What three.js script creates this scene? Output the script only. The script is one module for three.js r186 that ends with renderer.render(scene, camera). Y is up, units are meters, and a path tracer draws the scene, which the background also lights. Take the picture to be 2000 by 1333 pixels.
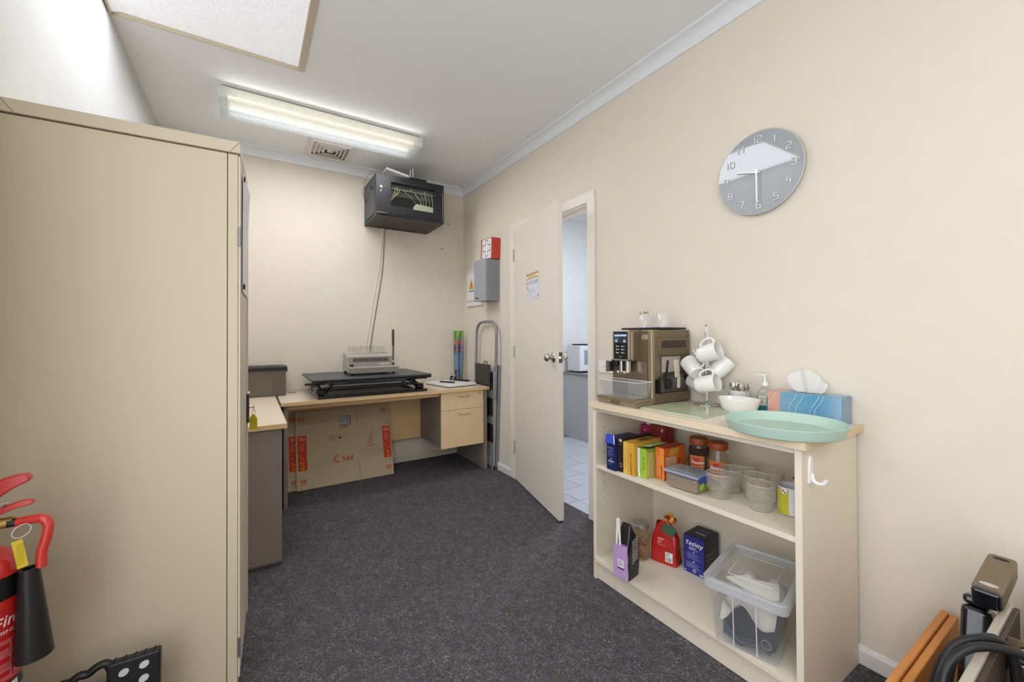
import * as THREE from 'three';
import { RoundedBoxGeometry } from 'three/addons/geometries/RoundedBoxGeometry.js';
import { mergeGeometries } from 'three/addons/utils/BufferGeometryUtils.js';
import { RectAreaLightUniformsLib } from 'three/addons/lights/RectAreaLightUniformsLib.js';

// ---------------------------------------------------------------- camera, light, exposure
const scene = new THREE.Scene();
scene.background = new THREE.Color(0x000000);
const renderer = new THREE.WebGLRenderer({ antialias: true });
renderer.toneMapping = THREE.LinearToneMapping;
renderer.toneMappingExposure = 1.76;
renderer.shadowMap.enabled = true;
RectAreaLightUniformsLib.init();

const FOCAL = 802.86, YAW = 0.567905, PITCH = 0.0091029, ROLL = -0.0046931;
const camera = new THREE.PerspectiveCamera(2 * Math.atan(666.5 / FOCAL) * 180 / Math.PI, 2000 / 1333, 0.02, 40);
{
  const f = new THREE.Vector3(Math.sin(YAW) * Math.cos(PITCH), Math.sin(PITCH), -Math.cos(YAW) * Math.cos(PITCH));
  const r = new THREE.Vector3(Math.cos(YAW), 0, Math.sin(YAW));
  const u = new THREE.Vector3().crossVectors(r, f);
  const r2 = r.clone().multiplyScalar(Math.cos(ROLL)).addScaledVector(u, Math.sin(ROLL));
  const u2 = u.clone().multiplyScalar(Math.cos(ROLL)).addScaledVector(r, -Math.sin(ROLL));
  const m = new THREE.Matrix4().makeBasis(r2, u2, f.clone().negate());
  camera.position.set(0, 1.18, 0);
  camera.quaternion.setFromRotationMatrix(m);
  camera.setViewOffset(2000, 1333, 0, 17.68, 2000, 1333);
  camera.updateProjectionMatrix();
  camera.updateMatrixWorld();
}
function areaLight(name, color, intensity, w, h, pos, target) {
  const l = new THREE.RectAreaLight(color, intensity, w, h);
  l.name = name; l.position.set(...pos); l.lookAt(...target); scene.add(l);
  return l;
}
// skylight diffuser; the batten in view and the one behind the camera (underside and both long sides); the lamp of the kitchen
areaLight('skylight_light', 0xf4f8ff, 3.4, 0.72, 0.88, [-0.15, 2.655, -2.1], [-0.15, 0, -2.1]);
function battenLights(name, x, z, under, side, color) {
  areaLight(name + '_under', color, under, 1.2, 0.27, [x, 2.594, z], [x, 0, z]);
  areaLight(name + '_side', color, side, 1.2, 0.055, [x, 2.63, z + 0.153], [x, 2.63, z + 3]);
  areaLight(name + '_side', color, side, 1.2, 0.055, [x, 2.63, z - 0.153], [x, 2.63, z - 3]);
}
battenLights('batten_light', 0.466, -3.081, 7.4, 1.4, 0xfafaff);
battenLights('rear_batten_light', 0.15, 0.95, 8.5, 4, 0xfafaff);
areaLight('window_light', 0xf6f9ff, 0.8, 2.1, 1.84, [-0.535, 1.29, 0.1], [3, 1.29, 0.1]);
areaLight('kitchen_light', 0xf1f5ff, 11.0, 1.0, 0.5, [2.75, 2.6, -2.4], [2.75, 0, -2.4]);

// ---------------------------------------------------------------- helpers
let seed = 7;
const rnd = () => { seed = (seed * 1664525 + 1013904223) >>> 0; return seed / 4294967296; };
const V = (x, y, z) => new THREE.Vector3(x, y, z);
const used = new Map();
function numbered(name) {
  const n = used.get(name) || 0; used.set(name, n + 1);
  return n ? name + '_' + String(n).padStart(3, '0') : name;
}
function tag(o, label, category, group, kind) {
  o.userData.label = label; o.userData.category = category;
  if (group) o.userData.group = group;
  if (kind) o.userData.kind = kind;
  return o;
}
function thing(name, label, category, [x, y, z] = [0, 0, 0], turn = 0, group) {
  const o = new THREE.Group(); o.name = numbered(name); scene.add(o);
  o.position.set(x, y, z); o.rotation.y = turn;
  return tag(o, label, category, group);
}
const prep = (g) => { const n = g.index ? g.toNonIndexed() : g; for (const k of Object.keys(n.attributes)) if (!['position', 'normal', 'uv'].includes(k)) n.deleteAttribute(k); return n; };
const join = (list) => (list.length === 1 ? list[0] : mergeGeometries(list.map(prep), false));
function part(name, geos, material, parent) {
  const m = new THREE.Mesh(Array.isArray(geos) ? join(geos) : geos, material);
  m.name = name; m.castShadow = m.receiveShadow = true; parent.add(m);
  return m;
}
function solo(name, label, category, geos, material, pos = [0, 0, 0], turn = 0, group) {
  const m = part(numbered(name), geos, material, scene);
  m.position.set(...pos); m.rotation.y = turn;
  return tag(m, label, category, group);
}
function struct(name, label, category, geos, material) {
  const m = part(name, geos, material, scene);
  return tag(m, label, category, null, 'structure');
}
const mv = (g, x = 0, y = 0, z = 0) => g.translate(x, y, z);
function tf(g, p = [0, 0, 0], r = [0, 0, 0], s = [1, 1, 1]) {
  return g.applyMatrix4(new THREE.Matrix4().compose(V(...p), new THREE.Quaternion().setFromEuler(new THREE.Euler(...r)), V(...s)));
}
// uv in metres, by the face's main direction
function metres(g, ox = 0, oy = 0) {
  g = g.index ? g.toNonIndexed() : g;
  const p = g.attributes.position, n = g.attributes.normal, uv = new Float32Array(p.count * 2);
  for (let i = 0; i < p.count; i++) {
    const ax = Math.abs(n.getX(i)), ay = Math.abs(n.getY(i)), az = Math.abs(n.getZ(i));
    const [u, v] = ay >= ax && ay >= az ? [p.getX(i), p.getZ(i)] : ax >= az ? [p.getZ(i), p.getY(i)] : [p.getX(i), p.getY(i)];
    uv[2 * i] = u + ox; uv[2 * i + 1] = v + oy;
  }
  g.setAttribute('uv', new THREE.BufferAttribute(uv, 2));
  return g;
}
const box = (w, h, d, x = 0, y = 0, z = 0) => mv(new THREE.BoxGeometry(w, h, d), x, y, z);
// box from two corners, chamfered edges r
function slab(x0, x1, y0, y1, z0, z1, r = 0.0015) {
  const w = x1 - x0, h = y1 - y0, d = z1 - z0, q = Math.min(r, w * 0.45, h * 0.45, d * 0.45);
  const g = r ? new RoundedBoxGeometry(w, h, d, 1, q) : new THREE.BoxGeometry(w, h, d);
  return metres(mv(g, (x0 + x1) / 2, (y0 + y1) / 2, (z0 + z1) / 2));
}
const rbox = (w, h, d, r, x = 0, y = 0, z = 0, seg = 2) => mv(new RoundedBoxGeometry(w, h, d, seg, Math.min(r, w * 0.49, h * 0.49, d * 0.49)), x, y, z);
const cyl = (r0, r1, h, x = 0, y = 0, z = 0, n = 24) => mv(new THREE.CylinderGeometry(r1, r0, h, n), x, y, z);   // r0 below, r1 above
const cylX = (r, h, x, y, z, n = 20) => mv(new THREE.CylinderGeometry(r, r, h, n).rotateZ(Math.PI / 2), x, y, z);
const cylZ = (r, h, x, y, z, n = 20) => mv(new THREE.CylinderGeometry(r, r, h, n).rotateX(Math.PI / 2), x, y, z);
const lathe = (pts, n = 32) => new THREE.LatheGeometry(pts.map(([a, b]) => new THREE.Vector2(a, b)), n);
const tube = (pts, r, n = 24, k = 8, closed = false) => new THREE.TubeGeometry(new THREE.CatmullRomCurve3(pts.map((p) => V(...p)), closed, 'centripetal'), n, r, k, closed);
function rodBetween(a, b, r, k = 10) {
  const A = V(...a), B = V(...b), d = B.clone().sub(A), g = new THREE.CylinderGeometry(r, r, d.length(), k);
  g.applyQuaternion(new THREE.Quaternion().setFromUnitVectors(V(0, 1, 0), d.clone().normalize()));
  return mv(g, ...A.add(B).multiplyScalar(0.5).toArray());
}
function shapeOf(pts) { const s = new THREE.Shape(); pts.forEach(([x, y], i) => (i ? s.lineTo(x, y) : s.moveTo(x, y))); s.closePath(); return s; }
function roundRect(w, h, r, cx = 0, cy = 0, S = THREE.Shape) {
  const s = new S(), x = cx - w / 2, y = cy - h / 2;
  s.moveTo(x + r, y); s.lineTo(x + w - r, y); s.quadraticCurveTo(x + w, y, x + w, y + r); s.lineTo(x + w, y + h - r); s.quadraticCurveTo(x + w, y + h, x + w - r, y + h);
  s.lineTo(x + r, y + h); s.quadraticCurveTo(x, y + h, x, y + h - r); s.lineTo(x, y + r); s.quadraticCurveTo(x, y, x + r, y);
  return s;
}
const extrude = (shape, depth, bevel = 0, seg = 8) => new THREE.ExtrudeGeometry(shape, { depth, bevelEnabled: bevel > 0, bevelThickness: bevel, bevelSize: bevel, bevelSegments: 2, curveSegments: seg });
// ---- textures
function canvasTex(w, h, draw) {
  const c = document.createElement('canvas'); c.width = w; c.height = h;
  const g = c.getContext('2d'); draw(g, w, h);
  const t = new THREE.CanvasTexture(c); t.colorSpace = THREE.SRGBColorSpace; t.magFilter = THREE.LinearFilter;
  return t;
}
function dataTex(n, fn, srgb, sizeMetres) {
  const d = new Uint8Array(n * n * 4);
  for (let y = 0; y < n; y++) for (let x = 0; x < n; x++) { const c = fn(x, y), i = 4 * (y * n + x); d[i] = c[0]; d[i + 1] = c[1]; d[i + 2] = c[2]; d[i + 3] = 255; }
  const t = new THREE.DataTexture(d, n, n); t.magFilter = t.minFilter = THREE.LinearFilter; t.wrapS = t.wrapT = THREE.RepeatWrapping;
  if (srgb) t.colorSpace = THREE.SRGBColorSpace;
  t.repeat.set(1 / sizeMetres, 1 / sizeMetres); t.needsUpdate = true;
  return t;
}
// tileable value noise on an n x n lattice
function lattice(n) { const a = new Float32Array(n * n); for (let i = 0; i < n * n; i++) a[i] = rnd(); return { n, a }; }
function vnoise(L, u, v) {
  const n = L.n, x = u * n, y = v * n, xi = Math.floor(x), yi = Math.floor(y), fx = x - xi, fy = y - yi;
  const s = fx * fx * (3 - 2 * fx), t = fy * fy * (3 - 2 * fy), at = (i, j) => L.a[((j % n + n) % n) * n + ((i % n + n) % n)];
  return (at(xi, yi) * (1 - s) + at(xi + 1, yi) * s) * (1 - t) + (at(xi, yi + 1) * (1 - s) + at(xi + 1, yi + 1) * s) * t;
}
const clamp = (x) => Math.max(0, Math.min(255, Math.round(x)));
const std = (color, roughness = 0.6, extra = {}) => new THREE.MeshStandardMaterial({ color, roughness, metalness: 0, ...extra });
const phys = (color, roughness, extra = {}) => new THREE.MeshPhysicalMaterial({ color, roughness, metalness: 0, ...extra });
function decal(parent, name, w, h, tex, [x, y, z], ry = 0, rx = 0, rough = 0.5) {
  const m = new THREE.Mesh(new THREE.PlaneGeometry(w, h), new THREE.MeshStandardMaterial({ map: tex, roughness: rough, side: THREE.DoubleSide }));
  m.name = name; m.position.set(x, y, z); m.rotation.set(rx, ry, 0, 'YXZ'); m.receiveShadow = true; parent.add(m);
  return m;
}
function lines(g, x, y, w, n, step, col, t = 2) { g.fillStyle = col; for (let i = 0; i < n; i++) g.fillRect(x, y + i * step, w * (0.55 + 0.45 * rnd()), t); }
function barcode(g, x, y, w, h) { g.fillStyle = '#fff'; g.fillRect(x, y, w, h); g.fillStyle = '#222'; let p = x + 3; while (p < x + w - 4) { const q = 1 + rnd() * 3; g.fillRect(p, y + 3, q, h - 6); p += q + 1 + rnd() * 3; } }

// ---------------------------------------------------------------- materials
const LA = lattice(16), LB = lattice(64), LC = lattice(256), LD = lattice(512);
function paint(hex, amp, bump = 0.00015, rough = 0.75) {
  const c = new THREE.Color(hex), r = Math.round(Math.pow(c.r, 1 / 2.2) * 255), gg = Math.round(Math.pow(c.g, 1 / 2.2) * 255), b = Math.round(Math.pow(c.b, 1 / 2.2) * 255);
  const cs = new THREE.Color(hex).getHex(); const R = (cs >> 16) & 255, G = (cs >> 8) & 255, Bl = cs & 255;
  const map = dataTex(512, (x, y) => { const k = amp * (vnoise(LA, x / 512, y / 512) + 0.8 * vnoise(LC, x / 512, y / 512) - 0.9); return [clamp(R + k), clamp(G + k), clamp(Bl + k)]; }, true, 0.9);
  const m = std(0xffffff, rough, { map });
  if (bump) { m.bumpMap = paintBump; m.bumpScale = bump; }
  return m;
}
const paintBump = dataTex(512, (x, y) => { const k = 255 * (0.55 * vnoise(LC, x / 512, y / 512) + 0.45 * vnoise(LB, x / 512, y / 512)); return [clamp(k), clamp(k), clamp(k)]; }, false, 0.9);
const M = {};
M.wall = paint(0xe2d9c9, 2);
M.wallWhite = paint(0xcdcdcb, 3);
M.ceiling = paint(0xf3f3f3, 2);
M.trim = std(0xe9ecee, 0.45);
M.skirt = std(0xe4e1dc, 0.4);
M.doorPaint = std(0xece4d8, 0.42);
M.kitchenWall = paint(0xe6e8ea, 4);
M.carpet = (() => {
  const n = 1024, hgt = new Float32Array(n * n), fle = new Float32Array(n * n), hue = new Float32Array(n * n);
  // loop pile: each cell of a jittered 256 x 256 lattice is one loop with its own tone
  const k = 300, tone = new Float32Array(k * k), tint = new Float32Array(k * k), jx = new Float32Array(k * k), jy = new Float32Array(k * k);
  for (let i = 0; i < k * k; i++) { const q = rnd(); tone[i] = q < 0.1 ? 0.48 + 0.28 * rnd() : q < 0.5 ? 0.34 + 0.16 * rnd() : 0.2 + 0.14 * rnd(); tint[i] = rnd(); jx[i] = rnd(); jy[i] = rnd(); }
  for (let y = 0; y < n; y++) for (let x = 0; x < n; x++) {
    const u = x / n * k, v = y / n * k, cx = Math.floor(u), cy = Math.floor(v);
    let best = 9, bi = 0;
    for (let a = -1; a <= 1; a++) for (let b = -1; b <= 1; b++) {
      const i = ((cy + b + k) % k) * k + ((cx + a + k) % k), dx = cx + a + jx[i] - u, dy = cy + b + jy[i] - v, d = dx * dx + dy * dy;
      if (d < best) { best = d; bi = i; }
    }
    hgt[y * n + x] = 1 - Math.min(1, Math.sqrt(best)); fle[y * n + x] = tone[bi]; hue[y * n + x] = tint[bi];
  }
  const map = dataTex(n, (x, y) => {
    const i = y * n + x, t = fle[i] * (0.8 + 0.4 * vnoise(LB, x / n, y / n)), w = hue[i];
    return w > 0.72 ? [clamp(42 + 128 * t), clamp(38 + 110 * t), clamp(37 + 94 * t)] : [clamp(38 + 108 * t), clamp(37 + 106 * t), clamp(41 + 114 * t)];
  }, true, 1.5);
  const bump = dataTex(n, (x, y) => { const q = clamp(255 * hgt[y * n + x]); return [q, q, q]; }, false, 1.5);
  return std(0xffffff, 0.97, { map, bumpMap: bump, bumpScale: 0.0022 });
})();
function woodTex(light, dark, alongU, size = 0.8) {
  const a = new THREE.Color(light).getHex(), b = new THREE.Color(dark).getHex(), ch = (h, s) => (h >> s) & 255;
  return dataTex(512, (x, y) => {
    let u = x / 512, v = y / 512; if (!alongU) [u, v] = [v, u];
    const g1 = vnoise(LB, u * 0.125, v * 1), g2 = vnoise(LC, u * 0.0625, v * 1), g3 = vnoise(LD, u * 0.125, v);
    const k = Math.min(1, Math.max(0, 0.25 * g1 + 0.35 * g2 + 0.55 * g3 * g3 - 0.1));
    return [16, 8, 0].map((s) => clamp(ch(a, s) * (1 - k) + ch(b, s) * k));
  }, true, size);
}
M.beechV = std(0xffffff, 0.42, { map: woodTex(0xf3dab0, 0xe6c592, false) });
M.beechH = std(0xffffff, 0.42, { map: woodTex(0xf1d09c, 0xe0b981, true) });
M.deskTop = std(0xffffff, 0.38, { map: woodTex(0xe3d3be, 0xd6c3aa, true) });
M.edgeBeech = std(0xffffff, 0.4, { map: woodTex(0xeacb9c, 0xd6b27c, true, 0.4) });
M.charcoal = std(0x8f847b, 0.55);
M.cream = std(0xd8ceba, 0.5);
M.locker = phys(0xd2c5aa, 0.5, { clearcoat: 0.1, clearcoatRoughness: 0.4 });
M.dark = std(0x111112, 0.6);
M.blackPlastic = std(0x17171a, 0.45);
M.blackGloss = phys(0x0d0d10, 0.2, { clearcoat: 0.6, clearcoatRoughness: 0.15 });
M.greyMetal = std(0x9a9da0, 0.42, { metalness: 0.75 });
M.steel = std(0xc9c6c0, 0.25, { metalness: 1 });
M.chrome = std(0xdedede, 0.12, { metalness: 1 });
M.white = std(0xeeeeea, 0.5);
M.whiteGloss = phys(0xf1efe9, 0.22, { clearcoat: 0.5, clearcoatRoughness: 0.1 });
M.paper = std(0xeeeeec, 0.85, { side: THREE.DoubleSide });
M.glass = phys(0xffffff, 0.05, { transmission: 0.9, thickness: 0, ior: 1.45 });
M.clearPlastic = phys(0xf4f6f7, 0.2, { transmission: 0.92, thickness: 0, ior: 1.45 });
// ---------------------------------------------------------------- the room
const XR = 1.8535, XL = -0.545, ZB = -3.823, ZF = 1.7, YC = 2.68, TH = 0.11;
const DZ0 = -2.858, DZ1 = -1.962, DH = 2.05;      // door opening in the right wall
const plane3 = (x0, x1, y0, y1, z0, z1) => slab(x0, x1, y0, y1, z0, z1, 0);
struct('floor', 'charcoal flecked loop pile carpet over the office floor', 'carpet', plane3(XL - 0.1, XR + 0.025, -0.1, 0, ZB - 0.1, ZF + 0.1), M.carpet);
struct('wall_right', 'cream painted wall with the doorway and the clock', 'wall', [
  plane3(XR, XR + TH, -0.1, YC + 0.2, ZB - 0.2, DZ0), plane3(XR, XR + TH, -0.1, YC + 0.2, DZ1, ZF + 0.2), plane3(XR, XR + TH, DH, YC + 0.2, DZ0, DZ1)], M.wall);
struct('wall_back', 'cream painted wall behind the desks', 'wall', plane3(XL - 0.2, XR, -0.1, YC + 0.2, ZB - 0.12, ZB), M.wall);
// the left wall carries a wide window beside the camera, out of the picture
const WZ0 = -1.0, WZ1 = 1.2, WY0 = 0.32, WY1 = 2.26;
struct('wall_left', 'white painted wall behind the tall locker', 'wall', [plane3(XL - 0.12, XL, -0.1, YC + 0.2, ZB - 0.1, WZ0), plane3(XL - 0.12, XL, -0.1, YC + 0.2, WZ1, ZF + 0.2), plane3(XL - 0.12, XL, -0.1, WY0, WZ0, WZ1), plane3(XL - 0.12, XL, WY1, YC + 0.2, WZ0, WZ1)], M.wallWhite);
struct('wall_front', 'cream painted wall at the near end of the office', 'wall', plane3(XL - 0.2, XR + 0.2, -0.1, YC + 0.2, ZF, ZF + 0.12), M.wall);
{
  const w = new THREE.Group(); w.name = 'window_1'; scene.add(w); tag(w, 'wide white framed window with frosted daylit panes', 'window', null, 'structure');
  const f = 0.045, mid = (WZ0 + WZ1) / 2, fm = std(0xe8e8e6, 0.4), dm = new THREE.MeshStandardMaterial({ color: 0xf2f4f6, roughness: 0.5, emissive: 0xf0f5ff, emissiveIntensity: 0.9 });
  for (const [a, b, c, d] of [[WZ0, WZ1, WY0, WY0 + f], [WZ0, WZ1, WY1 - f, WY1], [WZ0, WZ0 + f, WY0 + f, WY1 - f], [WZ1 - f, WZ1, WY0 + f, WY1 - f], [mid - f / 2, mid + f / 2, WY0 + f, WY1 - f]]) part('frame_bar', slab(XL - 0.06, XL - 0.015, c, d, a, b, 0.003), fm, w);
  part('pane', slab(XL - 0.036, XL - 0.03, WY0 + f, WY1 - f, WZ0 + f, mid - f / 2, 0), dm, w); part('pane', slab(XL - 0.036, XL - 0.03, WY0 + f, WY1 - f, mid + f / 2, WZ1 - f, 0), dm, w);
  part('sill', slab(XL + 0.0005, XL + 0.03, WY0 - 0.025, WY0 - 0.0005, WZ0 - 0.03, WZ1 + 0.03, 0.003), fm, w);
}
// ceiling with the skylight opening
const SX0 = XL + 0.004, SX1 = 0.238, SZ0 = -2.56, SZ1 = -1.64;
struct('ceiling', 'white plasterboard ceiling with a skylight opening', 'ceiling', [
  plane3(XL, SX0, YC, YC + 0.1, ZB, ZF), plane3(SX1, XR, YC, YC + 0.1, ZB, ZF), plane3(SX0, SX1, YC, YC + 0.1, ZB, SZ0), plane3(SX0, SX1, YC, YC + 0.1, SZ1, ZF)], M.ceiling);
// coved cornice: profile in (away from the wall, down from the ceiling)
function coveProfile() {
  const s = new THREE.Shape(); s.moveTo(0, 0); s.lineTo(0.064, 0); s.lineTo(0.064, -0.006);
  for (let i = 0; i <= 8; i++) { const a = (i / 8) * Math.PI / 2; s.lineTo(0.008 + 0.05 * (1 - Math.sin(a)), -0.012 - 0.052 * (1 - Math.cos(a))); }
  s.lineTo(0.006, -0.07); s.lineTo(0, -0.07); s.closePath(); return s;
}
{
  const gR = extrude(coveProfile(), ZF - ZB - 0.004); // along z
  // shape x -> -X (into the room), shape y -> Y, extrude -> +z
  const m = new THREE.Matrix4().set(-1, 0, 0, XR - 0.0005, 0, 1, 0, YC - 0.0005, 0, 0, 1, ZB + 0.002, 0, 0, 0, 1);
  gR.applyMatrix4(m); flip(gR);
  struct('trim_1', 'white coved cornice along the right wall', 'cornice', gR, M.trim);
  const gB = extrude(coveProfile(), XR - XL - 0.004);
  gB.applyMatrix4(new THREE.Matrix4().set(0, 0, 1, XL + 0.002, 0, 1, 0, YC - 0.0005, 1, 0, 0, ZB + 0.0005, 0, 0, 0, 1)); flip(gB);
  struct('trim_2', 'white coved cornice along the back wall', 'cornice', gB, M.trim);
}
function flip(g) {
  const p = g.attributes.position; const n = p.count;
  for (const a of Object.values(g.attributes)) for (let i = 0; i < n; i += 3) for (let k = 0; k < a.itemSize; k++) { const t = a.array[(i + 1) * a.itemSize + k]; a.array[(i + 1) * a.itemSize + k] = a.array[(i + 2) * a.itemSize + k]; a.array[(i + 2) * a.itemSize + k] = t; }
  g.computeVertexNormals(); return g;
}
// skirting boards with a chamfered top
function skirting(len) {
  return extrude(shapeOf([[0, 0.002], [0.014, 0.002], [0.014, 0.05], [0.004, 0.066], [0, 0.066]]), len);
}
function skirtRight(name, z0, z1, label) {
  const g = skirting(z1 - z0).applyMatrix4(new THREE.Matrix4().set(-1, 0, 0, XR - 0.0005, 0, 1, 0, 0, 0, 0, 1, z0, 0, 0, 0, 1));
  struct(name, label, 'skirting board', flip(g), M.skirt);
}
skirtRight('baseboard_right', DZ1 + 0.075, ZF, 'pale skirting board between the bookcase and the near wall');
skirtRight('baseboard_corner', ZB + 0.002, DZ0 - 0.056, 'pale skirting board between the ladder and the door frame');
{
  const g = skirting(XR - XL - 0.03).applyMatrix4(new THREE.Matrix4().set(0, 0, 1, XL + 0.001, 0, 1, 0, 0, 1, 0, 0, ZB + 0.0005, 0, 0, 0, 1));
  struct('baseboard_back', 'cream skirting board under the desk', 'skirting board', flip(g), M.cream);
}
// door frame: lining, stops and architraves
{
  const f = new THREE.Group(); f.name = 'trim_3'; scene.add(f); tag(f, 'cream painted timber door frame of the open doorway', 'door frame', null, 'structure');
  const a0 = XR - 0.017, w = 0.066;
  const lz0 = DZ0 + 0.018, lz1 = DZ1 - 0.018, ly = DH - 0.018;
  part('architrave', slab(a0, XR - 0.0005, 0.001, DH + w - 0.01, DZ1 - 0.012, DZ1 - 0.012 + w, 0.003), M.doorPaint, f);
  part('architrave', slab(a0, XR - 0.0005, 0.001, DH + w - 0.01, DZ0 + 0.012 - w, DZ0 + 0.012, 0.003), M.doorPaint, f);
  part('architrave', slab(a0, XR - 0.0005, DH - 0.01, DH + w - 0.01, DZ0 + 0.0125, DZ1 - 0.0125, 0.003), M.doorPaint, f);
  part('jamb', slab(XR - 0.0004, XR + TH, 0.001, DH, DZ0 + 0.0005, lz0, 0.001), M.doorPaint, f);
  part('jamb', slab(XR - 0.0004, XR + TH, 0.001, DH, lz1, DZ1 - 0.0005, 0.001), M.doorPaint, f);
  part('head', slab(XR - 0.0004, XR + TH, ly, DH - 0.0005, lz0, lz1, 0.001), M.doorPaint, f);
  part('door_stop', slab(XR + 0.04, XR + 0.075, 0.001, ly - 0.0005, lz1 - 0.012, lz1 - 0.0003, 0.001), M.doorPaint, f);
  part('door_stop', slab(XR + 0.04, XR + 0.075, ly - 0.012, ly - 0.0003, lz0, lz1 - 0.013, 0.001), M.doorPaint, f);
  part('strike_plate', slab(XR + 0.006, XR + 0.03, 0.99, 1.07, lz1 - 0.0025, lz1 - 0.0004, 0), M.steel, f);
}
// door leaf, hinged at the corner side, half open into the room
{
  const d = new THREE.Group(); d.name = 'door_1'; scene.add(d); tag(d, 'cream painted flush door standing half open on its hinges', 'door', null, 'structure');
  d.position.set(1.83, 0.008, -2.832); d.rotation.y = -1.806;
  part('leaf', slab(0.004, 0.824, 0.004, 2.036, -0.036, -0.0005, 0.0015), M.doorPaint, d);
  const knobSide = (s) => {
    const k = part('knob', lathe([[0, 0.062], [0.014, 0.061], [0.024, 0.054], [0.0265, 0.044], [0.022, 0.034], [0.012, 0.027], [0.0095, 0.02], [0.0095, 0.004]], 28).rotateX(Math.PI / 2 * s), M.steel, d);
    k.position.set(0.758, 1.03, s > 0 ? 0.001 : -0.0375);
    const r = part('rosette', lathe([[0, 0.012], [0.014, 0.012], [0.025, 0.009], [0.031, 0.004], [0.0325, 0]], 28).rotateX(Math.PI / 2 * s), M.steel, k);
    r.position.set(0, 0, 0);
  };
  knobSide(1); knobSide(-1);
  part('latch_plate', slab(0.8235, 0.8255, 0.998, 1.066, -0.031, -0.006, 0.0005), M.steel, d);
  part('latch_bolt', extrude(shapeOf([[0, 0], [0.011, 0], [0, 0.014]]), 0.014).rotateX(-Math.PI / 2).translate(0.825, 1.025, -0.012), M.chrome, d);
  for (const y of [0.26, 1.04, 1.83]) part('hinge', [cyl(0.0062, 0.0065, 0.1, -0.004, y, 0.003, 12), slab(0.0, 0.012, y - 0.05, y + 0.05, -0.0005, 0.0012, 0)], std(0xb9b3a6, 0.4, { metalness: 0.3 }), d);
}
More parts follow.
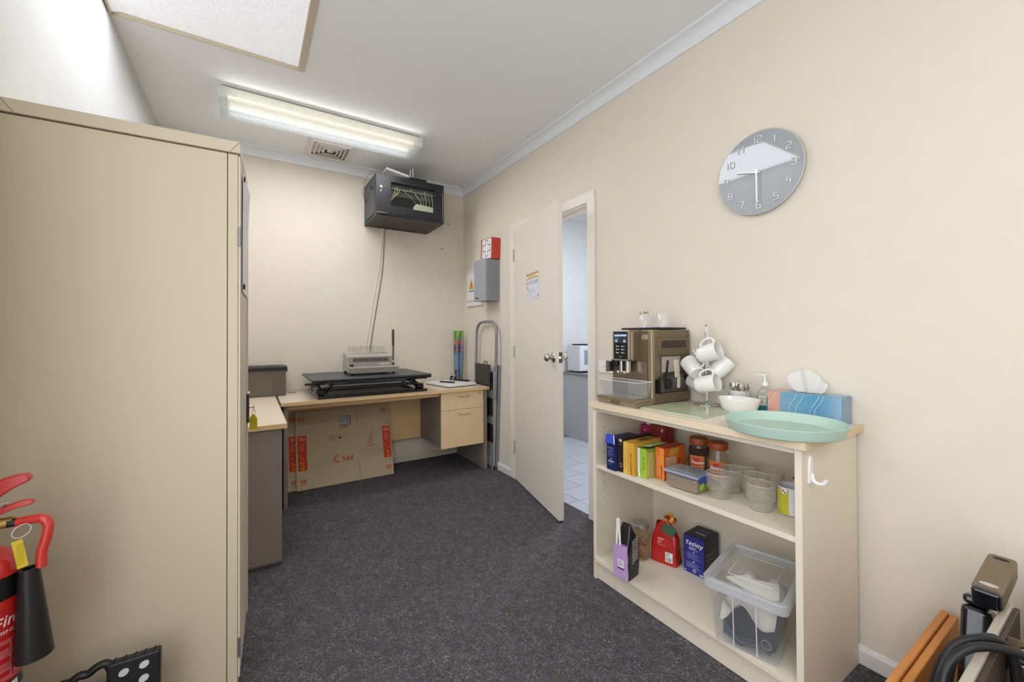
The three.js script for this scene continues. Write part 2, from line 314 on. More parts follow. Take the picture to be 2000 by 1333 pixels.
// ---- the kitchen beyond the door
{
  const KX0 = XR + TH, KX1 = 4.2, KZ1 = -1.2, KZ0 = -3.86;
  const fl = new THREE.Group(); fl.name = 'floor_kitchen'; scene.add(fl); tag(fl, 'blue grey ceramic tile floor of the kitchen beyond the door', 'tile floor', null, 'structure');
  part('grout_bed', plane3(XR + 0.026, KX1 + 0.1, -0.1, -0.004, KZ0 - 0.1, KZ1 + 0.1), std(0x8b8f96, 0.9), fl);
  const mats = [0xb9bec7, 0xbec3cb, 0xb3b9c3].map((c) => std(c, 0.35));
  const px = 0.2025, pz = 0.207, gap = 0.0045, full = slab(gap / 2, px - gap / 2, -0.02, 0, gap / 2, pz - gap / 2, 0.0015);
  for (let i = -1; i < 11; i++) for (let j = 0; j < 9; j++) {
    const x = 1.986 + i * px, z = -2.231 - (j - 1) * pz - pz + 0.0;
    if (z < KZ0 - 0.02) continue;
    if (i === -1) part('tile', slab(1.881, x + px - gap / 2, -0.02, 0, gap / 2, pz - gap / 2, 0.0015), mats[(i * 7 + j * 5 + 70) % 3], fl).position.set(0, 0, z);
    else part('tile', full, mats[(i * 7 + j * 5 + 70) % 3], fl).position.set(x, 0, z);
  }
  part('tile', slab(1.881, KX1, -0.02, 0, -2.231 + pz + gap / 2, KZ1 + 0.09, 0.0015), mats[0], fl);
  struct('wall_kitchen_back', 'white kitchen wall behind the microwave', 'wall', plane3(KX0, KX1 + 0.12, -0.1, YC + 0.2, KZ0 - 0.12, KZ0), M.kitchenWall);
  struct('wall_kitchen_side', 'white kitchen wall opposite the doorway', 'wall', plane3(KX1, KX1 + 0.12, -0.1, YC + 0.2, KZ0, KZ1 + 0.2), M.kitchenWall);
  struct('wall_kitchen_front', 'white kitchen wall nearest the bookcase end', 'wall', plane3(KX0, KX1, -0.1, YC + 0.2, KZ1, KZ1 + 0.12), M.kitchenWall);
  struct('ceiling_kitchen', 'white plasterboard kitchen ceiling', 'ceiling', plane3(KX0, KX1, YC, YC + 0.1, KZ0, KZ1), M.ceiling);
  const gB = extrude(coveProfile(), KX1 - KX0 - 0.004);
  gB.applyMatrix4(new THREE.Matrix4().set(0, 0, 1, KX0 + 0.002, 0, 1, 0, YC - 0.0005, 1, 0, 0, KZ0 + 0.0005, 0, 0, 0, 1));
  struct('trim_4', 'white coved cornice in the kitchen', 'cornice', flip(gB), M.trim);
  const panelMat = std(0xb3b3b6, 0.5);
  const c = thing('kitchen_counter', 'grey laminate kitchen counter seen through the doorway', 'counter', [3.13, 0, -3.84]);
  part('end_panel', slab(0, 0.018, 0.001, 0.726, 0, 0.62, 0.001), panelMat, c);
  part('back_panel', slab(0.019, 1.05, 0.08, 0.726, 0, 0.018, 0.001), panelMat, c);
  for (const i of [0, 1]) { const q = part('cabinet_door', slab(0.022 + i * 0.515, 0.53 + i * 0.515, 0.1, 0.722, 0.6, 0.618, 0.002), panelMat, c); part('handle', rodBetween([0.22 + i * 0.515, 0.67, 0.64], [0.33 + i * 0.515, 0.67, 0.64], 0.005), M.steel, q); }
  part('kickboard', slab(0.019, 1.05, 0.001, 0.095, 0.54, 0.556, 0.001), M.charcoal, c);
  part('worktop', slab(-0.012, 1.06, 0.727, 0.747, -0.002, 0.64, 0.003), std(0x77797d, 0.35), c);
  const mw = thing('microwave_oven', 'white microwave oven on the grey kitchen counter', 'microwave', [3.2, 0.7478, -3.79]);
  const mwm = std(0xd3d5da, 0.4);
  part('case', slab(0, 0.48, 0.014, 0.316, 0, 0.21, 0.006), mwm, mw);
  const dr = part('door', slab(0.004, 0.36, 0.018, 0.312, 0.2105, 0.226, 0.005), std(0xeceef2, 0.3), mw);
  decal(dr, 'window_pane', 0.235, 0.17, canvasTex(64, 64, (g) => { g.fillStyle = '#98a6bc'; g.fillRect(0, 0, 64, 64); g.fillStyle = '#8a98b0'; for (let y = 0; y < 64; y += 4) for (let x = 0; x < 64; x += 4) g.fillRect(x, y, 2, 2); }), [0.182, 0.175, 0.2266], 0, 0, 0.2);
  part('door_handle', slab(0.33, 0.35, 0.04, 0.29, 0.227, 0.24, 0.004), std(0xe2e4e8, 0.3), dr);
  part('control_panel', slab(0.364, 0.476, 0.018, 0.312, 0.2105, 0.224, 0.004), std(0xdcdee2, 0.35), mw);
  for (const [fx, fz] of [[0.04, 0.03], [0.44, 0.03], [0.04, 0.18], [0.44, 0.18]]) part('foot', cyl(0.012, 0.014, 0.0138, fx, 0.0072, fz, 10), M.blackPlastic, mw);
  const tr = thing('black_tray', 'flat black tray lying on top of the microwave', 'tray', [3.32, 1.0642, -3.68]);
  part('dish', lathe([[0.001, 0], [0.1, 0], [0.115, 0.012], [0.111, 0.012], [0.098, 0.004], [0.001, 0.004]], 32), M.blackPlastic, tr);
  const lamp = thing('kitchen_lamp', 'square white ceiling lamp of the kitchen', 'ceiling light', [2.75, YC, -2.4]);
  part('housing', slab(-0.52, 0.52, -0.05, -0.0005, -0.27, 0.27, 0.004), M.white, lamp);
  part('diffuser', slab(-0.5, 0.5, -0.068, -0.0505, -0.25, 0.25, 0.004), new THREE.MeshStandardMaterial({ color: 0xffffff, roughness: 0.4, emissive: 0xf1f5ff, emissiveIntensity: 1.2 }), lamp);
}
// ---------------------------------------------------------------- on the ceiling
{
  const s = thing('skylight', 'square ceiling skylight with stippled panel and cream frame', 'skylight', [0, 0, 0]);
  const fm = std(0xcfc5ad, 0.5);
  const bump = dataTex(256, (x, y) => { const a = Math.sin(x / 256 * Math.PI * 2 * 24) * Math.sin(y / 256 * Math.PI * 2 * 24); const q = clamp(128 + 120 * a); return [q, q, q]; }, false, 0.22);
  const dm = new THREE.MeshStandardMaterial({ color: 0xf2f1f3, roughness: 0.45, emissive: 0xeef0f8, emissiveIntensity: 0.22, bumpMap: bump, bumpScale: 0.002 });
  part('diffuser', slab(SX0, SX1, YC - 0.001, YC + 0.008, SZ0, SZ1, 0), dm, s);
  // bevelled frame strips below the ceiling line: [outer edge at the ceiling] -> [inner edge lower]
  const strip = (ax, az, bx, bz, nx, nz) => { // a,b: outer corners; n: inward direction; mitred by 45 degrees
    const w = 0.034, dx = Math.sign(bx - ax), dz = Math.sign(bz - az), P = [];
    const O = (px, pz, t, y, e) => [px + nx * t + dx * t * e, y, pz + nz * t + dz * t * e];
    const prof = [[0, YC - 0.0006], [0, YC - 0.006], [0.006, YC - 0.008], [w - 0.004, YC - 0.022], [w, YC - 0.022], [w, YC - 0.0015]];
    const A = prof.map(([t, y]) => O(ax, az, t, y, 1)), Bq = prof.map(([t, y]) => O(bx, bz, t, y, -1));
    const n = prof.length;
    for (let i = 0; i < n; i++) { const j = (i + 1) % n; P.push(...A[i], ...Bq[i], ...Bq[j], ...A[i], ...Bq[j], ...A[j]); }
    for (let i = 1; i + 1 < n; i++) { P.push(...A[0], ...A[i], ...A[i + 1]); P.push(...Bq[0], ...Bq[i + 1], ...Bq[i]); }
    const g = new THREE.BufferGeometry(); g.setAttribute('position', new THREE.Float32BufferAttribute(P, 3)); g.setAttribute('uv', new THREE.Float32BufferAttribute(new Float32Array(P.length / 3 * 2), 2)); g.computeVertexNormals();
    return g;
  };
  const o = 0.02, x0 = SX0, x1 = SX1 + o, z0 = SZ0 - o, z1 = SZ1 + o;
  const fm2 = std(0xcfc5ad, 0.5, { side: THREE.DoubleSide });
  part('frame_strip', strip(x0, z0, x1, z0, 0, 1), fm2, s); part('frame_strip', strip(x1, z0, x1, z1, -1, 0), fm2, s);
  part('frame_strip', strip(x1, z1, x0, z1, 0, -1), fm2, s);
  part('edge_bead', slab(x0, x0 + 0.006, YC - 0.02, YC - 0.001, z0 + 0.03, z1 - 0.03, 0.002), fm, s);
}
function batten(label, x, z) {
  const b = thing('ceiling_light', label, 'ceiling light', [x, YC, z], 0, null);
  part('base_tray', slab(-0.605, 0.605, -0.02, -0.006, -0.12, 0.12, 0.002), std(0xd9d7d2, 0.45), b);
  part('spacer', slab(-0.4, 0.4, -0.006, -0.0003, -0.05, 0.05, 0), M.dark, b);
  // prismatic cover: a trough with fine cross ribs, near side stepped
  const R = 248, L = 1.244, sec = [[0.144, -0.021], [0.146, -0.05], [0.138, -0.08], [-0.138, -0.08], [-0.146, -0.05], [-0.144, -0.021]], P = [], I = [];
  for (let i = 0; i <= R; i++) { const t = -L / 2 + L * i / R, k = i % 2 ? 0.0012 : 0; sec.forEach(([zz, yy], j) => { const s = j === 0 || j === 5 ? 0 : k; P.push(t, yy - (j === 2 || j === 3 ? s : 0), zz + Math.sign(zz) * (j === 1 || j === 4 ? s : 0)); }); }
  for (let i = 0; i < R; i++) for (let j = 0; j < 5; j++) { const a = i * 6 + j, c = a + 6; I.push(a, a + 1, c, c, a + 1, c + 1); }
  const g = new THREE.BufferGeometry(); g.setAttribute('position', new THREE.Float32BufferAttribute(P, 3)); g.setIndex(I);
  const gg = g.toNonIndexed(); gg.setAttribute('uv', new THREE.Float32BufferAttribute(new Float32Array(gg.attributes.position.count * 2), 2)); gg.computeVertexNormals();
  const cm = phys(0xe9eef0, 0.88, { transmission: 0.7, thickness: 0, ior: 1.45, side: THREE.DoubleSide });
  part('prismatic_cover', gg, cm, b);
  for (const s of [-1, 1]) part('cover_end', [extrude(shapeOf(sec.map(([a, c]) => [a, c])), 0.003).rotateY(Math.PI / 2).translate(s > 0 ? L / 2 : -L / 2 - 0.003, 0, 0)], cm, b);
  for (const zz of [-0.065, 0.065]) {
    const t = part('tube_lamp', cylX(0.013, 1.16, 0, -0.045, zz, 16), new THREE.MeshStandardMaterial({ color: 0xffffff, roughness: 0.3, emissive: zz > 0 ? 0xffeecb : 0xf3f7ff, emissiveIntensity: 1.5 }), b);
    for (const s of [-1, 1]) part('tube_cap', cylX(0.0135, 0.02, s * 0.59, -0.045, zz, 16), M.greyMetal, t);
  }
  return b;
}
batten('ceiling batten light with ribbed clear cover above the desk', 0.466, -3.081);
batten('ceiling batten light with ribbed clear cover at the near end of the room', 0.15, 0.95);
{
  const v = thing('ceiling_vent', 'square white ceiling air vent with nested louvre frames', 'air vent', [0.54, YC, -3.535]);
  const vm = std(0xe3dfd6, 0.45);
  part('backing', slab(-0.15, 0.15, -0.004, -0.0005, -0.15, 0.15, 0), std(0xa9a399, 0.8), v);
  const ring = (o, i, y0, y1) => { const s = roundRect(2 * o, 2 * o, 0.002); s.holes.push(roundRect(2 * i, 2 * i, 0.002, 0, 0, THREE.Path)); return extrude(s, y1 - y0).rotateX(Math.PI / 2).translate(0, y1, 0); };
  part('outer_frame', ring(0.168, 0.142, -0.012, -0.0008), vm, v);
  for (const [o, dy] of [[0.132, 0.016], [0.103, 0.018], [0.075, 0.02], [0.048, 0.022]]) {
    // each louvre: a sloping square funnel
    const P = [], q = (a, y) => [[-a, y, -a], [a, y, -a], [a, y, a], [-a, y, a]], A = q(o - 0.004, -dy - 0.004), Bq = q(o + 0.023, -0.005);
    for (let k = 0; k < 4; k++) { const n = (k + 1) % 4; P.push(...A[k], ...A[n], ...Bq[n], ...A[k], ...Bq[n], ...Bq[k]); }
    const g = new THREE.BufferGeometry(); g.setAttribute('position', new THREE.Float32BufferAttribute(P, 3)); g.setAttribute('uv', new THREE.Float32BufferAttribute(new Float32Array(P.length / 3 * 2), 2)); g.computeVertexNormals();
    part('louvre', [g, ring(o + 0.001, o - 0.006, -dy - 0.006, -dy - 0.0035)], std(0xe3dfd6, 0.45, { side: THREE.DoubleSide }), v);
  }
  part('centre_plate', slab(-0.022, 0.022, -0.022, -0.018, -0.022, 0.022, 0.001), vm, v);
}
// ---------------------------------------------------------------- desks at the back wall
const DY = 0.73;
{
  const d = thing('desk', 'beech desk with charcoal ends and hanging drawer pedestal', 'desk', [0, 0, 0]);
  part('desktop', slab(0.178, 1.79, DY - 0.025, DY, -3.8, -3.188, 0.001), M.deskTop, d);
  part('edge_band', slab(0.178, 1.79, DY - 0.025, DY, -3.1875, -3.184, 0.001), M.edgeBeech, d);
  part('edge_band', slab(1.7903, 1.793, DY - 0.025, DY, -3.8, -3.186, 0.001), M.edgeBeech, d);
  part('end_panel', slab(0.196, 0.221, 0.002, DY - 0.0255, -3.78, -3.215, 0.001), M.charcoal, d);
  part('end_panel', slab(1.752, 1.777, 0.002, DY - 0.0255, -3.78, -3.205, 0.001), M.charcoal, d);
  part('modesty_panel', slab(0.2215, 1.7515, 0.235, DY - 0.0255, -3.745, -3.727, 0.001), M.beechH, d);
  part('front_rail', slab(0.2215, 1.348, DY - 0.06, DY - 0.0255, -3.27, -3.252, 0.001), M.beechH, d);
  const p = part('pedestal', slab(1.35, 1.748, 0.236, DY - 0.026, -3.72, -3.236, 0.001), M.charcoal, d);
  part('cable_port', cyl(0.03, 0.03, 0.003, 0.29, DY + 0.0016, -3.74, 24), M.charcoal, d);
  const front = (y0, y1, lock) => {
    const f = part('drawer_front', slab(1.349, 1.7485, y0, y1, -3.2355, -3.217, 0.0012), M.beechV, d);
    const y = y1 - 0.036;
    part('handle', tube([[1.5, y, -3.2168], [1.503, y - 0.001, -3.203], [1.53, y - 0.004, -3.196], [1.555, y - 0.005, -3.195], [1.58, y - 0.004, -3.196], [1.607, y - 0.001, -3.203], [1.61, y, -3.2168]], 0.0035, 24, 8), M.steel, f);
    if (lock) { part('lock', [cylZ(0.008, 0.006, 1.705, y + 0.012, -3.214, 18), box(0.002, 0.008, 0.001, 1.705, y + 0.012, -3.2108)], M.steel, f); }
  };
  front(0.552, DY - 0.028, true); front(0.232, 0.5495, false);
}
{
  const d = thing('side_desk', 'beech side desk with charcoal end panel against the left wall', 'desk', [0, 0, 0]);
  part('desktop', slab(XL + 0.012, 0.162, DY - 0.025, DY, -3.8, -2.437, 0.001), M.deskTop, d);
  part('edge_band', slab(XL + 0.012, 0.162, DY - 0.025, DY, -2.4367, -2.433, 0.001), M.edgeBeech, d);
  part('edge_band', slab(0.1623, 0.165, DY - 0.025, DY, -3.8, -2.434, 0.001), M.deskTop, d);
  part('end_panel', slab(XL + 0.03, 0.142, 0.018, DY - 0.0255, -2.478, -2.453, 0.001), M.charcoal, d);
  part('end_panel', slab(XL + 0.03, 0.142, 0.018, DY - 0.0255, -3.79, -3.765, 0.001), M.charcoal, d);
  part('foot_rail', slab(XL + 0.03, 0.142, 0.002, 0.0175, -2.484, -2.447, 0.001), std(0x4a4746, 0.5), d);
  part('foot_rail', slab(XL + 0.03, 0.142, 0.002, 0.0175, -3.796, -3.76, 0.001), std(0x4a4746, 0.5), d);
  part('modesty_panel', slab(XL + 0.04, XL + 0.058, 0.3, DY - 0.0255, -3.7645, -2.4785, 0.001), M.beechH, d);
  }
// flattened removal cartons leaning on the modesty panel
{
  const cart = (full) => canvasTex(900, 720, (g, w, h) => {
    g.fillStyle = '#c3b394'; g.fillRect(0, 0, w, h);
    for (let i = 0; i < 4000; i++) { g.fillStyle = rnd() < 0.5 ? 'rgba(120,95,60,0.10)' : 'rgba(235,220,185,0.10)'; g.fillRect(rnd() * w, rnd() * h, 6 + rnd() * 14, 1); }
    g.strokeStyle = 'rgba(70,55,40,0.8)'; g.lineWidth = 3;
    g.beginPath(); g.moveTo(565, 0); g.lineTo(568, 175); g.moveTo(568, 548); g.lineTo(568, 720); g.stroke();
    const red = '#d2421f';
    const ten = (x, y, up) => { g.save(); g.translate(x, y); if (up) g.rotate(Math.PI); g.fillStyle = red; g.font = 'bold 56px sans-serif'; g.textAlign = 'center'; g.fillText('10', 0, 20); g.font = 'bold 13px sans-serif'; g.fillText('YEARS', 0, 36); g.restore(); };
    ten(52, 70, true); ten(52, 650, false); ten(850, 60, true); ten(850, 640, false);
    const label = (x) => { g.fillStyle = red; g.fillRect(x, 230, 78, 320); g.strokeStyle = '#efb19c'; g.lineWidth = 2; g.beginPath(); g.moveTo(x, 395); g.lineTo(x + 30, 410); g.lineTo(x + 78, 388); g.stroke(); g.save(); g.translate(x + 16, 245); g.fillStyle = '#f3c2b0'; for (let i = 0; i < 4; i++) g.fillRect(i * 14, 0, 6, 30 + 6 * (i % 2)); for (let i = 0; i < 3; i++) for (let k = 0; k < 7; k++) g.fillRect(6 + i * 14, 52 + k * 11, 4, 8); for (let k = 0; k < 5; k++) g.fillRect(4 + (k % 3) * 16, 180 + k * 14, 7, 9); g.restore(); g.fillStyle = '#e4b432'; g.fillRect(x + 30, 480, 22, 60); g.fillStyle = '#7a2a12'; g.fillRect(x + 36, 490, 9, 40); };
    label(14); label(815);
    if (full) {
      g.save(); g.translate(455, 118); g.rotate(Math.PI); barcode(g, -46, -46, 92, 80); g.strokeStyle = '#222'; g.lineWidth = 5; g.strokeRect(-48, -48, 96, 84); g.fillStyle = '#33302a'; g.font = '13px sans-serif'; g.textAlign = 'left'; g.fillText('PACKAGING', -52, -58); g.restore();
      lines(g, 388, 172, 90, 3, 10, '#4a4235', 3);
      g.strokeStyle = '#5b5140'; g.lineWidth = 2; g.strokeRect(300, 262, 112, 54); lines(g, 306, 270, 70, 4, 10, '#6a5f4c', 3); g.fillStyle = '#4a4235'; g.beginPath(); g.arc(393, 288, 12, 0, 7); g.fill();
      g.strokeStyle = '#c2603c'; g.beginPath(); g.moveTo(430, 275); g.lineTo(450, 255); g.lineTo(478, 268); g.lineTo(474, 292); g.lineTo(450, 306); g.lineTo(430, 292); g.closePath(); g.stroke();
      // upside-down company mark
      g.save(); g.translate(430, 492); g.rotate(Math.PI); g.fillStyle = '#cf4a26'; g.font = 'bold 62px sans-serif'; g.textAlign = 'center'; g.fillText('PPS', -28, 22); g.lineWidth = 11; g.strokeStyle = '#cf4a26'; g.beginPath(); g.moveTo(52, -26); g.lineTo(82, -24); g.lineTo(100, 4); g.lineTo(84, 30); g.lineTo(60, 32); g.stroke(); g.restore();
      g.save(); g.translate(712, 395); g.fillStyle = '#c06a4a'; for (let i = 0; i < 11; i++) g.fillRect(-(i * 6.5 + 8), -150 + i * 14, 78 - 60 + i * 6.5 - 4 * (i % 3), 5); g.fillStyle = '#b0431f'; g.fillRect(-70, 8, 84, 7); g.restore();
      g.fillStyle = '#8d7f66'; for (let i = 0; i < 4; i++) g.fillRect(595, 438 + i * 22, 225, 3);
      g.fillStyle = '#c06a4a'; g.fillRect(770, 452, 50, 4); g.fillRect(790, 470, 34, 4);
      g.fillStyle = '#2c2721'; for (const [x, y] of [[868, 190], [884, 205], [868, 575]]) { g.beginPath(); g.arc(x, y, 5, 0, 7); g.fill(); }
    }
  });
  const side = std(0xb5a17c, 0.9);
  const sheet = (x, z, full, label) => {
    const c = thing('flattened_carton', label, 'cardboard box', [x, 0.002, z], 0, null); c.rotation.x = -0.298;
    part('outer_layer', slab(0, 0.742, 0, 0.602, -0.004, 0, 0.0005), side, c);
    part('inner_layer', slab(0.002, 0.74, 0, 0.6, -0.0085, -0.0045, 0.0005), side, c);
    decal(c, 'printed_face', 0.738, 0.598, cart(full), [0.371, 0.301, 0.0006], 0, 0, 0.9);
  };
  sheet(0.302, -3.525, true, 'flattened carton with red print in front under the desk');
  sheet(0.243, -3.541, false, 'flattened carton mostly hidden behind the printed one');
}
// ---------------------------------------------------------------- things on the desks
{
  const b = thing('storage_box', 'smoky black plastic storage box with ribbed lid on the side desk', 'storage box', [-0.09, DY + 0.0012, -3.585]);
  const smoke = phys(0xcdc4b8, 0.2, { transmission: 0.85, thickness: 0, ior: 1.4 });
  const W = 0.325, Dp = 0.19, Hh = 0.205;
  const wallPart = (g) => part('tub_wall', g, smoke, b);
  wallPart(slab(0.004, W - 0.004, 0.004, Hh, -0.006, -0.003, 0.001)); wallPart(slab(0.004, W - 0.004, 0.004, Hh, -Dp + 0.003, -Dp + 0.006, 0.001));
  wallPart(slab(0.001, 0.004, 0.004, Hh, -Dp + 0.004, -0.004, 0.001)); wallPart(slab(W - 0.004, W - 0.001, 0.004, Hh, -Dp + 0.004, -0.004, 0.001));
  part('tub_base', slab(0.002, W - 0.002, 0, 0.0038, -Dp + 0.004, -0.004, 0.001), smoke, b);
  part('rim', [slab(-0.006, W + 0.006, Hh - 0.012, Hh, 0, 0.006, 0.002), slab(-0.006, W + 0.006, Hh - 0.012, Hh, -Dp - 0.006, -Dp, 0.002), slab(W, W + 0.006, Hh - 0.012, Hh, -Dp, 0, 0.002)], M.blackPlastic, b);
  const lid = part('lid', slab(-0.008, W + 0.008, Hh + 0.0005, Hh + 0.02, -Dp - 0.008, 0.008, 0.006), std(0x2c2d30, 0.4), b);
  for (let i = 0; i < 6; i++) part('lid_panel', slab(0.02 + i * 0.049, 0.062 + i * 0.049, Hh + 0.0202, Hh + 0.0235, -Dp + 0.016, -0.016, 0.002), std(0x3a3b3f, 0.4), lid);
  part('latch', slab(W + 0.0065, W + 0.013, Hh - 0.03, Hh + 0.014, -0.13, -0.06, 0.003), M.blackPlastic, b);
  const fo = thing('paper_stack', 'brown kraft envelopes inside the smoky storage box', 'papers', [-0.075, DY + 0.006, -3.61]);
  for (let i = 0; i < 8; i++) part('envelope', slab(0, 0.2 + 0.01 * (i % 3), 0, 0.12 + 0.008 * ((i * 5) % 4), -0.0145 * i - 0.012, -0.0145 * i, 0.001), std(i % 2 ? 0xc2ab88 : 0xb09a78, 0.85), fo);
}
{
  const c = thing('desk_riser', 'black sit-stand desk riser with folded linkage arms', 'desk riser', [0.36, DY + 0.0008, -3.135]);
  const W = 0.875;
  part('platform', rbox(W, 0.018, 0.635, 0.008, W / 2, 0.139, -0.3175), std(0x3b3d41, 0.38), c);
  part('platform_edge', slab(0.004, W - 0.004, 0.118, 0.1295, -0.02, -0.004, 0.003), M.blackPlastic, c);
  // base: U shaped tray
  part('base_frame', [slab(0.05, 0.87, 0, 0.022, -0.18, -0.085, 0.006), slab(0.05, 0.13, 0, 0.022, -0.64, -0.18, 0.006), slab(0.79, 0.87, 0, 0.022, -0.64, -0.18, 0.006), slab(0.13, 0.79, 0, 0.022, -0.64, -0.56, 0.006)], M.blackGloss, c);
  part('base_inlay', slab(0.16, 0.76, 0.0225, 0.0255, -0.165, -0.1, 0.001), std(0x77746e, 0.35), c);
  for (const x of [0.075, 0.825]) {
    part('linkage_arm', [tf(box(0.012, 0.022, 0.46), [x + 0.01, 0.073, -0.37], [0.16, 0, 0])], M.blackPlastic, c);
    part('linkage_arm', [tf(box(0.012, 0.022, 0.46), [x - 0.008, 0.073, -0.37], [-0.16, 0, 0])], M.blackPlastic, c);
    part('bracket', [slab(x - 0.03, x + 0.03, 0.1, 0.129, -0.22, -0.1, 0.004), slab(x - 0.026, x + 0.026, 0.0225, 0.06, -0.2, -0.12, 0.006)], M.blackPlastic, c);
    part('pivot_bolt', cylX(0.011, 0.05, x, 0.05, -0.15, 14), M.greyMetal, c);
    part('release_lever', tube([[x, 0.112, -0.11], [x + (x < 0.4 ? -0.05 : 0.03), 0.108, -0.1], [x + (x < 0.4 ? -0.1 : 0.06), 0.106, -0.14]], 0.009, 12, 8), M.blackPlastic, c);
    part('strut', rodBetween([x + (x < 0.4 ? 0.03 : -0.03), 0.03, -0.13], [x + (x < 0.4 ? 0.11 : -0.11), 0.12, -0.2], 0.006), M.blackPlastic, c);
  }
  part('crossbar', slab(0.11, 0.79, 0.05, 0.074, -0.175, -0.155, 0.003), M.blackGloss, c);
  part('crossbar', slab(0.1, 0.8, 0.098, 0.112, -0.2, -0.185, 0.003), M.blackGloss, c);
  part('crossbar', slab(0.1, 0.8, 0.06, 0.09, -0.56, -0.54, 0.003), M.blackGloss, c);
  part('gas_spring', rodBetween([0.3, 0.088, -0.35], [0.72, 0.088, -0.4], 0.01), M.greyMetal, c);
  part('keyboard_shelf', slab(0.14, 0.77, 0.0785, 0.0835, -0.3, -0.2, 0.002), std(0xd7d8da, 0.4), c);
}
{
  const b = thing('comb_binder', 'grey metal comb binding machine with upright lever on the riser', 'binding machine', [0.645, 0.8795, -3.318]);
  const body = std(0xb7b3ac, 0.38, { metalness: 0.35 }), front = std(0x9c968e, 0.4, { metalness: 0.4 });
  const side = shapeOf([[0, 0.022], [0.3, 0.022], [0.3, 0.165], [0.21, 0.165], [0.105, 0.138], [0.105, 0.062], [0, 0.055]]);
  part('housing', extrude(side, 0.352).rotateY(Math.PI / 2).translate(0.004, 0, 0), body, b);          // shape x -> -z
  part('paper_tray', slab(0, 0.37, 0.016, 0.056, 0.0003, 0.028, 0.002), std(0x8f8880, 0.42, { metalness: 0.3 }), b);
  const fp = part('front_plate', slab(0.012, 0.348, 0.063, 0.136, -0.1045, -0.1015, 0.001), front, b);
  for (let i = 0; i < 21; i++) part('slot', slab(0.045 + i * 0.0133, 0.0525 + i * 0.0133, 0.096, 0.127, -0.1014, -0.1002, 0), M.dark, fp);
  part('side_guide', slab(0.02, 0.045, 0.0575, 0.078, -0.1, -0.078, 0.002), M.blackPlastic, b);
  decal(b, 'brand_label', 0.085, 0.016, canvasTex(256, 48, (g) => { g.fillStyle = '#c9c5bd'; g.fillRect(0, 0, 256, 48); g.fillStyle = '#c23320'; g.beginPath(); g.moveTo(8, 40); g.lineTo(30, 6); g.lineTo(52, 40); g.fill(); g.fillStyle = '#8a4038'; g.font = 'bold 24px sans-serif'; g.fillText('COMB BINDER', 60, 34); }), [0.285, 0.076, -0.1008]);
  for (let i = 0; i < 20; i++) part('comb_prong', tube([[0.03 + i * 0.0147, 0.15, -0.19], [0.03 + i * 0.0147, 0.2, -0.19], [0.03 + i * 0.0147, 0.215, -0.183], [0.03 + i * 0.0147, 0.217, -0.174]], 0.0022, 8, 6), M.steel, b);
  part('comb_rail', slab(0.02, 0.325, 0.153, 0.168, -0.2, -0.182, 0.002), M.steel, b);
  const lv = part('lever', [tube([[0.37, 0.11, -0.13], [0.372, 0.2, -0.134], [0.372, 0.355, -0.14]], 0.0075, 14, 10), cylX(0.012, 0.014, 0.3655, 0.11, -0.13, 16)], std(0x5b4f44, 0.5), b);
  part('grip', tube([[0.372, 0.22, -0.135], [0.372, 0.29, -0.1375], [0.372, 0.358, -0.14]], 0.0105, 12, 12), std(0x4a3f36, 0.6), lv);
  part('knob', cylX(0.013, 0.014, 0.365, 0.072, -0.12, 18), M.blackPlastic, b);
  for (const [x, z] of [[0.02, -0.02], [0.34, -0.02], [0.02, -0.28], [0.34, -0.28]]) part('foot', cyl(0.009, 0.01, 0.0165, x, 0.0083, z, 12), M.blackPlastic, b);
}
{
  const p = thing('paper_trimmer', 'white paper trimmer with two black rails on the desk end', 'paper trimmer', [1.555, DY + 0.0008, -3.5], 0.165);
  part('base_pad', slab(-0.145, 0.145, 0, 0.006, -0.19, 0.2, 0.002), std(0x4b4238, 0.6), p);
  part('board', slab(-0.147, 0.147, 0.0062, 0.026, -0.192, 0.202, 0.004), std(0xe9e9e6, 0.4), p);
  part('clamp_rail', tf(rbox(0.018, 0.012, 0.16, 0.003), [-0.05, 0.0325, 0.03], [0, 0.35, 0]), M.blackPlastic, p);
  part('blade_arm', tf(rbox(0.024, 0.016, 0.24, 0.004), [0.115, 0.0345, -0.02], [0, 0.2, 0]), M.blackPlastic, p);
  part('arm_grip', tf(rbox(0.03, 0.022, 0.07, 0.008), [0.137, 0.045, -0.15], [0.25, 0.2, 0]), M.blackPlastic, p);
  const pen = thing('pen', 'purple pen propped upright on the paper trimmer', 'pen', [1.6, 0.7575, -3.56]);
  part('barrel', rodBetween([0.0, 0.003, 0], [0.03, 0.055, 0.006], 0.0035), std(0xc9b8d8, 0.4), pen);
  part('cap', rodBetween([0.0305, 0.056, 0.006], [0.062, 0.11, 0.012], 0.0048), std(0x4a2a86, 0.4), pen);
}
